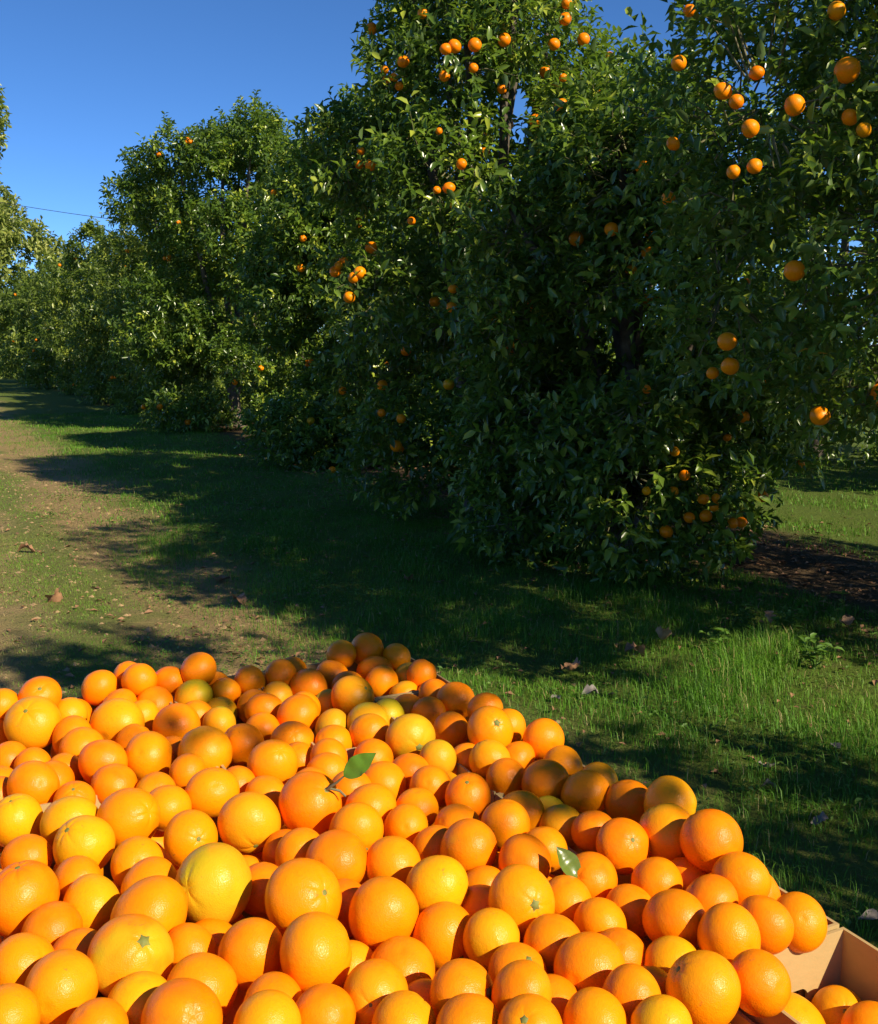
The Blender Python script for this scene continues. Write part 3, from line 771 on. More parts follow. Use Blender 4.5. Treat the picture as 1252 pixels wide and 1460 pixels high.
# ------------------------------------------------------------------ oranges in the boxes
DATA = """0.1803 2.1100 0.8202 0.0374 o -0.040 -0.731 0.681;0.1587 2.0337 0.7950 0.0484 g -0.292 -0.577 0.763;0.1555 2.1575 0.7830 0.0325 o;0.0971 2.1575 0.7662 0.0325 o;0.1129 2.1180 0.8093 0.0325 g;0.0961 2.0806 0.7633 0.0325 o;0.1090 1.9497 0.7605 0.0354 o;0.0839 1.8350 0.7640 0.0325 g;0.0786 1.7713 0.7662 0.0325 o;0.1440 1.8938 0.7643 0.0325 o;0.1912 1.8496 0.7611 0.0343 o;0.1669 1.7909 0.7720 0.0325 o;0.1309 1.7359 0.7914 0.0382 o;0.1853 1.6800 0.7777 0.0325 o -0.077 -0.497 0.864;0.0955 1.6226 0.7877 0.0374 y -0.193 -0.191 0.962;0.1641 1.5615 0.7950 0.0413 y;0.2321 2.1009 0.7767 0.0325 y;0.2501 2.1575 0.7567 0.0325 o;0.2222 1.9815 0.7726 0.0385 o;0.2281 1.9074 0.7774 0.0374 g;0.3031 2.1828 0.7981 0.0365 o;0.3121 2.1552 0.7372 0.0348 o;0.3278 2.1036 0.7780 0.0360 o;0.3676 2.2108 0.8013 0.0325 o;0.3771 2.1483 0.8136 0.0342 o;0.4397 2.1562 0.7968 0.0338 o;0.4977 2.1369 0.8209 0.0361 o;0.5376 2.1575 0.7742 0.0325 g;0.4746 2.0855 0.7802 0.0372 e;0.5157 2.0392 0.7538 0.0325 e;0.4926 1.9559 0.7627 0.0325 e;0.3973 2.1037 0.7687 0.0354 o;0.4489 2.1353 0.7417 0.0325 o;0.3053 1.9916 0.7834 0.0474 y;0.3620 2.0474 0.7671 0.0325 y;0.4041 1.9308 0.7826 0.0426 o;0.4601 2.0108 0.7627 0.0325 g;0.3218 1.9165 0.7689 0.0325 g;0.3270 1.8013 0.7816 0.0407 g;0.2480 1.7932 0.7886 0.0409 o;0.2520 1.7040 0.7809 0.0354 o;0.4169 1.7591 0.7880 0.0443 g;0.3711 1.6998 0.7823 0.0325 o;0.3774 1.8478 0.7604 0.0325 o;0.3105 1.6643 0.7742 0.0325 o;0.3096 1.5695 0.7872 0.0357 g;0.3826 1.5802 0.7934 0.0395 g;0.2433 1.5312 0.8010 0.0434 g 0.542 -0.741 0.396;0.5917 2.1575 0.7458 0.0325 o;0.6008 2.1136 0.7871 0.0325 g;0.5418 2.0951 0.7772 0.0327 g;0.6529 2.1575 0.7551 0.0325 g;0.7105 2.1575 0.7812 0.0325 o;0.6685 2.1105 0.7942 0.0335 o;0.6434 2.0617 0.7610 0.0325 e;0.5845 2.0301 0.7617 0.0348 g;0.5859 1.9623 0.7733 0.0354 o;0.6322 1.8922 0.7794 0.0394 o;0.6697 1.9610 0.7662 0.0325 g;0.7150 2.0613 0.7709 0.0392 o;0.7901 2.1225 0.7689 0.0369 o;0.7979 2.0479 0.7646 0.0342 o;0.7618 1.9258 0.7853 0.0423 o 0.446 -0.635 0.631;0.8305 2.1653 0.8024 0.0325 o;0.8996 2.1812 0.7997 0.0401 o;0.8903 2.1121 0.7690 0.0375 o;0.9525 2.1341 0.7875 0.0325 g;0.8756 2.0419 0.7670 0.0354 g;0.9500 2.0568 0.7586 0.0350 e;0.9525 1.9985 0.7865 0.0325 o;0.9030 1.9815 0.7515 0.0325 g;0.7293 1.9840 0.7548 0.0325 e;0.6802 1.8299 0.7703 0.0325 e;0.6491 1.7413 0.7721 0.0325 g;0.7413 1.7980 0.7765 0.0378 e;0.7988 1.8356 0.7693 0.0326 e;0.7151 1.7301 0.7839 0.0368 o;0.5820 1.7750 0.7752 0.0376 g -0.168 -0.696 0.698;0.5576 1.8844 0.7653 0.0325 o;0.4940 1.7910 0.7787 0.0365 o -0.705 -0.157 0.692;0.5048 1.6511 0.7920 0.0416 g 0.131 -0.621 0.773;0.6098 1.6614 0.7802 0.0325 o;0.5849 1.6028 0.7794 0.0325 o;0.6809 1.6270 0.7783 0.0325 o;0.5703 1.7083 0.7646 0.0325 o;0.5397 1.5576 0.7805 0.0325 o;0.4945 1.4285 0.8123 0.0466 o 0.330 -0.636 0.697;0.5852 1.4957 0.7895 0.0325 o;0.6492 1.5110 0.7814 0.0356 g;0.7103 1.5387 0.7807 0.0327 o;0.6538 1.3921 0.7882 0.0325 g;0.5811 1.4047 0.7958 0.0407 g;0.5303 1.3336 0.8036 0.0402 g 0.013 -0.927 -0.374;0.6118 1.3403 0.7893 0.0325 g;0.4011 1.4357 0.7999 0.0471 y -0.045 -0.886 -0.461;0.4354 1.6236 0.7752 0.0325 o;0.4633 1.5561 0.7794 0.0325 g;0.9298 1.8896 0.7774 0.0325 o;0.7645 1.6499 0.7957 0.0429 e -0.036 -0.989 -0.142;0.8596 1.8721 0.7607 0.0325 o;0.9525 1.9433 0.7542 0.0325 o;0.9451 1.8239 0.7820 0.0365 o;0.9488 1.7055 0.8011 0.0325 o;0.8794 1.8122 0.7701 0.0325 o;0.8657 1.6862 0.7789 0.0332 o;0.8937 1.5859 0.8088 0.0418 g -0.133 -0.774 0.619;0.9525 1.6238 0.7924 0.0325 g;0.9650 1.5185 0.8031 0.0358 g;0.7717 1.5568 0.7863 0.0325 e;0.8322 1.5617 0.7679 0.0325 g;0.8432 1.4988 0.7926 0.0325 g;0.9040 1.5105 0.7793 0.0325 o;0.8352 1.4293 0.7885 0.0325 o;0.9468 1.4303 0.7877 0.0325 g;0.8725 1.3630 0.7979 0.0376 o;0.9525 1.3348 0.7943 0.0325 y;0.9006 1.2930 0.8024 0.0362 g;0.9429 1.2375 0.8008 0.0348 o;0.7363 1.3763 0.7973 0.0371 o -0.259 -0.362 0.896;0.7835 1.2927 0.7958 0.0325 g;0.7308 1.2530 0.8040 0.0354 g;0.7055 1.4474 0.7929 0.0325 g;0.7468 1.4857 0.7644 0.0325 y;0.8410 1.3066 0.7737 0.0325 e;0.8254 1.2455 0.7848 0.0325 y;0.8413 1.1858 0.7999 0.0325 o;0.8346 1.1082 0.8148 0.0352 o -0.041 -0.792 0.609;0.6816 1.3076 0.7888 0.0325 o;0.6479 1.2080 0.8081 0.0366 o;0.7550 1.1821 0.7934 0.0325 g;0.6242 1.2664 0.7833 0.0325 o;0.9576 1.1598 0.8293 0.0390 y;0.9084 1.0999 0.8158 0.0412 g;0.1723 1.4732 0.7992 0.0411 y -0.552 -0.278 0.786;0.3130 1.4355 0.7952 0.0383 g 0.158 -0.927 0.339;0.3015 1.2528 0.8159 0.0478 e -0.818 -0.481 0.314;0.0801 1.3409 0.8063 0.0426 o -0.095 -0.069 0.993;0.1511 1.3830 0.7905 0.0325 g;0.1579 1.3092 0.7939 0.0358 y;0.2307 1.3957 0.7928 0.0350 g;0.2323 1.3111 0.7995 0.0369 g;0.2135 1.2193 0.8141 0.0441 g;0.1768 1.1375 0.8150 0.0455 k 0.245 -0.641 0.727;0.1048 1.2683 0.7938 0.0325 o;0.0654 1.1877 0.8050 0.0356 g 0.640 -0.690 0.338;0.1284 1.2031 0.7890 0.0325 o;0.0983 1.1192 0.8095 0.0385 g;0.0404 1.0803 0.8143 0.0334 g;0.2450 1.1552 0.7894 0.0325 g;0.1716 1.0620 0.8025 0.0325 y;0.2380 1.0674 0.7969 0.0365 g;0.1996 0.9908 0.8177 0.0405 o 0.116 -0.751 0.650;0.1214 1.0243 0.8107 0.0325 o;0.0983 1.5067 0.7812 0.0325 o;0.2818 1.1986 0.7641 0.0325 o;0.4375 1.3122 0.7984 0.0325 o;0.4665 1.2484 0.8110 0.0401 o;0.5367 1.2173 0.8050 0.0376 g;0.4345 1.3707 0.7750 0.0325 o;0.3701 1.2707 0.7828 0.0325 o;0.3864 1.1496 0.8255 0.0457 g 0.394 -0.767 0.507;0.4707 1.0980 0.8114 0.0417 o;0.3046 1.0984 0.8044 0.0389 o;0.3619 1.0384 0.8217 0.0425 g;0.4575 1.0164 0.7869 0.0364 g;0.4024 0.9600 0.8062 0.0344 g -0.525 -0.800 0.292;0.2997 1.0024 0.7957 0.0348 o;0.2758 0.9446 0.8170 0.0325 y;0.3380 0.9497 0.8055 0.0325 o;0.4055 0.8944 0.8083 0.0325 y;0.4115 1.0622 0.7726 0.0325 y;0.4577 0.9524 0.7727 0.0325 g;0.4484 1.1722 0.7864 0.0325 o;0.5549 1.1220 0.8128 0.0379 y;0.5320 1.0560 0.7875 0.0380 g 0.164 -0.924 -0.346;0.5676 1.0011 0.8047 0.0325 y -0.115 -0.991 -0.062;0.6981 1.1418 0.8054 0.0360 o;0.6299 1.0349 0.8195 0.0415 g -0.070 -0.930 0.362;0.7006 1.0440 0.7966 0.0325 g;0.7588 1.0749 0.7963 0.0351 o -0.786 -0.370 0.496;0.6372 1.1466 0.7768 0.0325 o;0.6067 1.0916 0.7810 0.0325 o;0.6283 0.9620 0.8007 0.0336 o;0.7091 0.9812 0.7950 0.0325 g;0.6923 0.9213 0.7902 0.0325 o;0.6340 0.8938 0.8083 0.0363 g;0.5681 0.9393 0.7949 0.0325 g 0.170 -0.493 0.853;0.5261 0.8634 0.8270 0.0325 o;0.4800 0.9081 0.8147 0.0353 g 0.543 -0.762 0.352;0.4558 0.8474 0.8168 0.0325 g;0.5009 0.8050 0.8302 0.0326 g -0.468 -0.400 0.788;0.5734 0.7953 0.8194 0.0327 g;0.6333 0.8181 0.8175 0.0325 o;0.7688 1.0002 0.7887 0.0325 o;0.5727 0.8776 0.7889 0.0325 o;0.8270 1.0210 0.8025 0.0325 o;0.9161 1.0221 0.8416 0.0394 o;0.9525 1.0505 0.7911 0.0325 g;0.9074 0.9545 0.8190 0.0337 g;0.9525 0.9773 0.7801 0.0325 o;0.8855 1.0328 0.7814 0.0325 o;0.8452 0.9389 0.8127 0.0326 o;0.7782 0.9247 0.8146 0.0374 o;0.8006 0.8566 0.8202 0.0358 g;0.8666 0.8683 0.8151 0.0325 o;0.9276 0.8748 0.7983 0.0325 g;0.7350 0.8758 0.7931 0.0325 y;0.7043 0.7880 0.8244 0.0384 g -0.667 0.347 0.659;0.7751 0.7797 0.8166 0.0325 o;0.6802 0.8461 0.7873 0.0325 o;0.6237 0.7560 0.8245 0.0325 y;0.8600 0.8158 0.7137 0.0396 y;0.9525 0.8249 0.6925 0.0325 g -0.382 -0.581 0.719;0.9396 0.7663 0.7137 0.0325 o;0.8472 0.8801 0.6888 0.0325 g"""
FILL = """-0.183 0.439 0.806 0.038;-0.023 0.433 0.787 0.042;0.116 0.407 0.798 0.039;0.188 0.441 0.791 0.041;0.313 0.426 0.802 0.041;0.391 0.424 0.798 0.038;0.530 0.403 0.791 0.040;0.616 0.418 0.808 0.039;0.734 0.424 0.800 0.043;0.904 0.435 0.652 0.042;-0.082 0.491 0.791 0.039;0.060 0.473 0.808 0.040;0.264 0.488 0.804 0.038;0.423 0.498 0.802 0.038;0.494 0.475 0.793 0.041;0.717 0.503 0.794 0.037;-0.252 0.552 0.795 0.039;-0.177 0.529 0.807 0.042;0.016 0.545 0.803 0.041;0.176 0.537 0.791 0.042;0.333 0.531 0.807 0.041;0.540 0.549 0.798 0.041;0.909 0.545 0.665 0.042;-0.205 0.624 0.802 0.037;-0.060 0.609 0.798 0.039;0.081 0.608 0.805 0.041;0.197 0.628 0.803 0.037;0.297 0.597 0.796 0.037;0.411 0.626 0.809 0.037;0.491 0.617 0.797 0.037;0.638 0.613 0.806 0.037;0.711 0.598 0.802 0.038;0.848 0.617 0.668 0.041;-0.131 0.688 0.796 0.043;0.031 0.686 0.806 0.040;0.329 0.665 0.807 0.038;0.538 0.679 0.804 0.041;0.669 0.683 0.791 0.038;-0.240 0.717 0.795 0.042;0.141 0.748 0.787 0.043;0.289 0.735 0.805 0.038;0.414 0.744 0.789 0.037;0.849 0.747 0.664 0.042;-0.168 0.790 0.796 0.039;-0.060 0.783 0.808 0.041;0.049 0.777 0.807 0.039;-0.238 0.868 0.806 0.042;-0.142 0.860 0.807 0.037;-0.020 0.874 0.799 0.041;0.072 0.845 0.788 0.040;0.193 0.837 0.810 0.039;0.291 0.853 0.789 0.038;0.043 0.934 0.810 0.038;0.116 0.911 0.790 0.037;-0.216 0.968 0.802 0.039;-0.071 0.989 0.792 0.038;-0.262 1.033 0.802 0.040;-0.169 1.045 0.793 0.040;-0.133 1.112 0.795 0.039;-0.024 1.118 0.791 0.042;-0.240 1.173 0.808 0.043;-0.151 1.224 0.793 0.043;-0.062 1.209 0.793 0.038;-0.253 1.305 0.803 0.038;-0.120 1.306 0.805 0.043;-0.026 1.308 0.795 0.040;-0.179 1.426 0.796 0.038;-0.045 1.425 0.800 0.039;0.041 1.408 0.786 0.037;-0.264 1.526 0.804 0.039;-0.118 1.522 0.809 0.038;-0.039 1.555 0.800 0.043;-0.261 1.669 0.804 0.038;-0.175 1.665 0.799 0.043;-0.034 1.662 0.797 0.038;-0.083 1.728 0.802 0.038;-0.006 1.744 0.800 0.043;-0.203 1.769 0.799 0.038;-0.212 1.867 0.810 0.038;-0.137 1.835 0.792 0.040;-0.014 1.860 0.787 0.041;-0.124 1.909 0.808 0.041;-0.041 1.929 0.801 0.039;-0.213 1.954 0.798 0.042;-0.264 2.030 0.787 0.038;-0.102 2.025 0.808 0.037;0.013 2.019 0.793 0.042;-0.167 2.113 0.805 0.042;-0.125 0.439 0.761 0.039;0.456 0.412 0.758 0.042;0.669 0.437 0.759 0.040;0.590 0.491 0.758 0.038;-0.111 0.549 0.748 0.040;0.394 0.555 0.747 0.040;0.585 0.601 0.752 0.038;0.919 0.605 0.607 0.037;-0.048 0.677 0.748 0.039;0.444 0.666 0.762 0.037;0.746 0.680 0.751 0.037;0.903 0.675 0.626 0.041;0.204 0.713 0.764 0.039;0.564 0.724 0.747 0.041;0.645 0.740 0.746 0.041;0.911 0.748 0.611 0.039;-0.247 0.808 0.751 0.042;0.255 0.784 0.749 0.038;0.373 0.873 0.751 0.040;-0.110 0.929 0.757 0.038;0.188 0.936 0.763 0.038;0.517 0.900 0.752 0.040;0.885 0.928 0.762 0.037;0.065 0.984 0.759 0.040;-0.112 1.048 0.749 0.038;0.011 1.054 0.759 0.039;-0.223 1.244 0.751 0.039;0.543 1.282 0.752 0.039;-0.065 1.358 0.747 0.043;0.290 1.340 0.761 0.038;0.368 1.354 0.753 0.037;-0.243 1.421 0.749 0.043;-0.014 1.486 0.768 0.038;-0.230 1.604 0.763 0.037;-0.096 1.606 0.750 0.037;0.035 1.653 0.748 0.041;-0.140 1.744 0.750 0.039;0.799 1.727 0.747 0.042;-0.266 1.791 0.748 0.041;-0.060 1.787 0.761 0.038;0.028 1.918 0.753 0.041;-0.171 2.035 0.766 0.041;-0.092 2.110 0.760 0.042;-0.255 2.148 0.767 0.040;-0.269 0.423 0.714 0.037;-0.187 0.424 0.711 0.038;0.017 0.421 0.722 0.038;0.121 0.412 0.721 0.043;0.235 0.436 0.719 0.043;0.319 0.438 0.722 0.041;0.589 0.420 0.706 0.041;-0.229 0.487 0.725 0.042;0.129 0.502 0.728 0.043;0.435 0.487 0.720 0.042;0.727 0.504 0.710 0.041;0.049 0.536 0.723 0.043;0.264 0.549 0.723 0.038;0.546 0.539 0.723 0.038;0.670 0.563 0.707 0.039;-0.238 0.624 0.723 0.039;0.001 0.606 0.713 0.038;0.149 0.617 0.718 0.042;0.505 0.618 0.723 0.041;0.048 0.686 0.713 0.039;0.244 0.670 0.707 0.038;0.317 0.680 0.707 0.042;0.609 0.672 0.709 0.042;-0.204 0.744 0.728 0.043;0.425 0.712 0.711 0.037;-0.095 0.806 0.722 0.041;0.044 0.799 0.710 0.039;0.168 0.802 0.720 0.042;0.400 0.787 0.723 0.041;0.535 0.790 0.720 0.038;0.739 0.813 0.726 0.038;-0.017 0.859 0.718 0.037;0.645 0.865 0.721 0.038;-0.259 0.904 0.722 0.037;-0.169 0.937 0.712 0.039;0.033 0.919 0.724 0.038;0.319 0.935 0.722 0.043;0.757 0.920 0.708 0.039;-0.074 0.997 0.710 0.039;0.420 0.963 0.719 0.038;0.507 0.986 0.723 0.039;0.660 0.971 0.709 0.043;0.853 0.999 0.721 0.037;-0.251 1.058 0.727 0.040;0.177 1.030 0.706 0.042;0.323 1.031 0.710 0.040;0.545 1.061 0.706 0.043;0.664 1.048 0.706 0.037;0.751 1.035 0.718 0.042;0.820 1.060 0.724 0.037;0.061 1.121 0.715 0.043;0.158 1.122 0.725 0.040;0.280 1.112 0.720 0.040;0.373 1.111 0.709 0.040;0.478 1.104 0.727 0.041;0.628 1.114 0.714 0.042;0.910 1.086 0.730 0.040;-0.241 1.149 0.707 0.038;-0.168 1.170 0.720 0.038;-0.036 1.186 0.712 0.040;0.333 1.176 0.724 0.041;0.453 1.183 0.712 0.042;0.548 1.158 0.724 0.039;0.760 1.180 0.708 0.043;0.884 1.169 0.710 0.039;-0.095 1.248 0.711 0.042;0.069 1.214 0.713 0.038;0.216 1.217 0.730 0.038;0.650 1.236 0.714 0.040;0.838 1.231 0.718 0.039;0.037 1.281 0.710 0.039;0.170 1.290 0.724 0.037;0.312 1.275 0.725 0.041;0.402 1.300 0.714 0.038;0.735 1.293 0.708 0.037;0.906 1.310 0.729 0.041;-0.131 1.345 0.711 0.038;0.066 1.361 0.710 0.038;0.488 1.337 0.712 0.042;0.579 1.372 0.730 0.038;0.658 1.372 0.712 0.040;0.783 1.357 0.713 0.040;-0.036 1.426 0.717 0.039;0.163 1.419 0.729 0.041;0.327 1.408 0.715 0.039;0.514 1.422 0.722 0.042;0.812 1.430 0.710 0.038;0.889 1.414 0.712 0.039;-0.143 1.476 0.729 0.042;0.082 1.460 0.723 0.042;0.270 1.491 0.725 0.037;0.415 1.461 0.719 0.041;0.487 1.495 0.712 0.040;0.630 1.487 0.709 0.038;-0.259 1.544 0.726 0.038;0.040 1.539 0.724 0.041;0.171 1.557 0.716 0.037;0.887 1.551 0.721 0.041;-0.159 1.603 0.713 0.040;0.287 1.600 0.707 0.043;0.507 1.591 0.718 0.042;0.629 1.617 0.725 0.041;0.734 1.599 0.718 0.040;-0.255 1.680 0.708 0.037;-0.048 1.677 0.727 0.038;0.473 1.679 0.709 0.041;0.695 1.676 0.709 0.039;0.834 1.644 0.722 0.041;0.046 1.716 0.707 0.039;0.124 1.708 0.719 0.039;0.211 1.708 0.711 0.042;0.871 1.715 0.711 0.042;-0.121 1.803 0.707 0.040;0.047 1.800 0.709 0.041;-0.233 1.864 0.707 0.040;0.288 1.833 0.711 0.039;0.490 1.830 0.717 0.039;0.931 1.851 0.710 0.038;-0.190 1.928 0.728 0.040;-0.104 1.928 0.722 0.040;0.261 1.905 0.708 0.040;0.879 1.925 0.716 0.042;0.151 1.975 0.714 0.037;0.363 1.969 0.721 0.040;-0.244 2.033 0.713 0.041;-0.117 2.048 0.713 0.040;-0.042 2.020 0.708 0.043;0.227 2.043 0.724 0.040;0.302 2.054 0.707 0.038;0.407 2.051 0.713 0.040;0.009 2.104 0.729 0.039;0.392 2.143 0.707 0.040;-0.100 0.421 0.659 0.037;0.177 0.437 0.661 0.038;0.384 0.419 0.670 0.039;0.522 0.424 0.664 0.040;0.694 0.430 0.674 0.043;-0.138 0.487 0.672 0.038;0.002 0.489 0.679 0.039;0.341 0.500 0.663 0.038;0.493 0.497 0.664 0.040;0.648 0.496 0.673 0.037;-0.252 0.544 0.667 0.037;-0.101 0.557 0.660 0.038;0.187 0.563 0.668 0.042;0.080 0.589 0.672 0.038;0.263 0.612 0.659 0.038;0.363 0.590 0.672 0.038;0.439 0.610 0.669 0.041;0.564 0.614 0.668 0.040;-0.171 0.659 0.673 0.041;-0.058 0.676 0.674 0.040;0.382 0.660 0.670 0.039;-0.002 0.726 0.670 0.041;0.148 0.739 0.658 0.040;0.267 0.747 0.663 0.037;0.729 0.745 0.663 0.039;-0.247 0.781 0.670 0.038;0.308 0.810 0.677 0.042;0.473 0.776 0.675 0.037;0.592 0.794 0.656 0.039;0.671 0.800 0.678 0.037;-0.228 0.871 0.661 0.042;-0.074 0.874 0.660 0.039;0.140 0.864 0.672 0.039;0.414 0.845 0.669 0.041;0.721 0.854 0.660 0.040;0.252 0.916 0.661 0.041;0.471 0.920 0.659 0.041;0.610 0.928 0.660 0.042;-0.239 0.993 0.659 0.038;0.074 0.970 0.679 0.043;0.792 0.988 0.669 0.041;0.911 0.988 0.667 0.037;-0.171 1.051 0.666 0.038;-0.023 1.046 0.659 0.041;0.399 1.039 0.665 0.038;-0.086 1.119 0.664 0.037;0.202 1.101 0.657 0.041;0.731 1.120 0.657 0.043;-0.208 1.225 0.665 0.037;0.119 1.210 0.657 0.038;0.359 1.230 0.678 0.038;0.507 1.211 0.662 0.037;0.937 1.213 0.671 0.042;-0.188 1.306 0.665 0.042;-0.044 1.310 0.670 0.043;0.622 1.283 0.661 0.042;0.829 1.298 0.671 0.037;0.154 1.354 0.671 0.040;0.292 1.362 0.665 0.038;0.716 1.346 0.658 0.037;0.841 1.370 0.672 0.037;0.930 1.355 0.665 0.039;-0.264 1.404 0.667 0.042;-0.101 1.420 0.678 0.039;-0.211 1.473 0.656 0.037;0.212 1.467 0.662 0.041;0.551 1.473 0.658 0.042;0.699 1.459 0.676 0.042;0.839 1.491 0.657 0.038;-0.109 1.545 0.667 0.043;0.093 1.521 0.670 0.041;0.229 1.540 0.659 0.039;0.402 1.551 0.672 0.037;0.663 1.543 0.659 0.042;0.768 1.525 0.662 0.043;-0.220 1.606 0.662 0.037;0.012 1.582 0.657 0.043;0.120 1.595 0.664 0.042;0.585 1.594 0.666 0.040;0.844 1.584 0.665 0.041;0.011 1.659 0.670 0.038;0.320 1.662 0.671 0.038;-0.227 1.738 0.671 0.038;-0.060 1.719 0.666 0.043;0.367 1.732 0.669 0.040;0.559 1.737 0.662 0.041;0.646 1.723 0.657 0.042;0.795 1.730 0.664 0.042;-0.034 1.797 0.674 0.041;0.167 1.798 0.666 0.042;0.255 1.770 0.676 0.042;0.451 1.768 0.677 0.040;0.892 1.800 0.666 0.038;-0.168 1.852 0.664 0.038;0.346 1.865 0.670 0.039;0.571 1.858 0.677 0.040;0.694 1.833 0.678 0.038;0.804 1.831 0.662 0.041;-0.041 1.909 0.680 0.037;0.030 1.905 0.667 0.038;0.115 1.912 0.677 0.038;0.451 1.903 0.662 0.042;0.745 1.920 0.678 0.043;-0.169 1.980 0.666 0.038;0.214 1.953 0.675 0.037;0.413 1.978 0.659 0.042;0.506 1.966 0.669 0.041;0.587 1.955 0.659 0.040;0.932 1.958 0.663 0.040;0.119 2.017 0.661 0.038;0.621 2.048 0.675 0.042;0.760 2.045 0.672 0.040;0.900 2.051 0.678 0.038;-0.205 2.112 0.670 0.039;0.076 2.079 0.669 0.042;0.221 2.114 0.665 0.039;0.512 2.080 0.661 0.041;0.322 2.141 0.657 0.041"""
OM = [orange_mesh("orange", 100 + i) for i in range(12)]

def button_mesh():
    k = 15
    v, f = [(0, 0, .05)], []
    for ring, (rr, z) in enumerate(((.045, .055), (.085, .035), (.14, .0))):
        for i in range(k):
            a = 2 * math.pi * i / k
            r2 = rr * (1 + (.28 * math.cos(5 * a) if ring == 2 else 0))
            v.append((r2 * math.cos(a), r2 * math.sin(a), z))
    for i in range(k):
        j = (i + 1) % k
        f.append((0, 1 + i, 1 + j, 1 + j))
    tri = np.array([[0, 1 + i, 1 + (i + 1) % k] for i in range(k)])
    q = np.array([[1 + r * k + i, 1 + (r + 1) * k + i, 1 + (r + 1) * k + (i + 1) % k, 1 + r * k + (i + 1) % k] for r in range(2) for i in range(k)])
    return mesh_np("stem_button", np.array(v), [tri, q], M["stem"])
BTN = button_mesh()

def big_leaf(name, mat, length, width, curl=.25, fold=.18, nseg=12, seed=0):
    rng = np.random.default_rng(seed)
    V, Q = [], []
    for i in range(nseg + 1):
        u = i / nseg
        wv = width * .5 * (math.sin(math.pi * min(1, u * 1.02) ** .85) ** .8) if 0 < u < 1 else 0.0004
        for k, s in enumerate((-1, -.5, 0, .5, 1)):
            V.append((u * length, s * wv, fold * abs(s) * wv - curl * length * (u - .35) ** 2 + rng.normal(0, .0006) + .05 * wv * math.sin(u * 17 + s)))
    for i in range(nseg):
        for k in range(4):
            a = i * 5 + k
            Q.append((a, a + 5, a + 6, a + 1))
    return mesh_np(name, np.array(V), np.array(Q), M[mat], True, {"tint": np.full(len(V), .6)})

recs = []
for line in DATA.strip().split(";"):
    a = line.split()
    recs.append((np.array([float(v) for v in a[:3]]), float(a[3]), a[4], [float(v) for v in a[5:8]] if len(a) > 5 else None))
ORD = ["first", "second", "third", "fourth", "fifth", "sixth", "seventh", "eighth", "ninth", "tenth", "eleventh", "twelfth", "thirteenth", "fourteenth", "fifteenth", "sixteenth", "seventeenth", "eighteenth", "nineteenth", "twentieth", "twenty-first", "twenty-second", "twenty-third", "twenty-fourth", "twenty-fifth", "twenty-sixth"]
PC = np.array([r[0] for r in recs]); pu, pv, pd = project(PC)
BANDS = [(1415, "bottom-edge row"), (1345, "second row up"), (1285, "third row up"), (1225, "fourth row up"), (1165, "fifth row up"), (1110, "sixth row up"), (1072, "seventh row up"), (1035, "fourth row from the back"), (1002, "third row from the back"), (975, "second row from the back"), (0, "backmost row")]
band = np.array([next(k for k, b in enumerate(BANDS) if v >= b[0]) for v in pv])
labels = [None] * len(recs)
CN = {"o": "deep orange", "g": "golden", "y": "yellowish", "e": "green-tinged", "k": "green-blushed"}  # green-tinged includes fruit given a shade tint
for b in range(len(BANDS)):
    ids = [i for i in np.argsort(pu) if band[i] == b]
    left = [i for i in ids if pu[i] < 626]; right = [i for i in ids if pu[i] >= 626][::-1]
    for side, lst in (("left", left), ("right", right)):
        for k, i in enumerate(lst):
            extra_ = " showing stem" if recs[i][3] else ""
            labels[i] = "%s orange%s, %s from the %s in the %s" % (CN[recs[i][2]], extra_, ORD[k], side, BANDS[b][1])
rngo = np.random.default_rng(5)
orange_objs = []
for i, (p, r, c, ax) in enumerate(recs):
    o = put("orange", OM[int(rngo.integers(12))], None, p.tolist())
    r = r * 1.05
    o.scale = (r * rngo.uniform(.95, 1.06), r * rngo.uniform(.95, 1.05), r * rngo.uniform(.90, 1.08))
    if ax is None:
        toc = Vector((0, 0, CAM_H)) - Vector(p.tolist()); toc.normalize()
        for _ in range(40):
            a = Vector(rngo.normal(size=3).tolist()).normalized()
            if a.dot(toc) < .1: break
    else:
        a = Vector(ax).normalized()
    q = a.to_track_quat('Z', 'Y') @ Vector((0, 0, 1)).rotation_difference(Vector((0, 0, 1)))
    o.rotation_mode = 'QUATERNION'
    o.rotation_quaternion = q
    cc = np.array(ORANGE_COL[c]) * np.array([rngo.uniform(.95, 1.03), rngo.uniform(.88, 1.12), rngo.uniform(.8, 1.3)])
    o.color = (*[float(v) for v in cc], {"e": .35, "k": .3, "y": .75}.get(c, 1.0 if rngo.random() < .8 else .7))
    tag(o, labels[i], "orange", "oranges heaped in the boxes")
    if ax is not None:
        btn = put("stem_button", BTN, o, (0, 0, .905))
        btn.rotation_euler.z = rngo.uniform(0, 6)
    orange_objs.append(o)

def nearest_rec(px, py):
    return int(np.argmin((pu - px) ** 2 + (pv - py) ** 2))
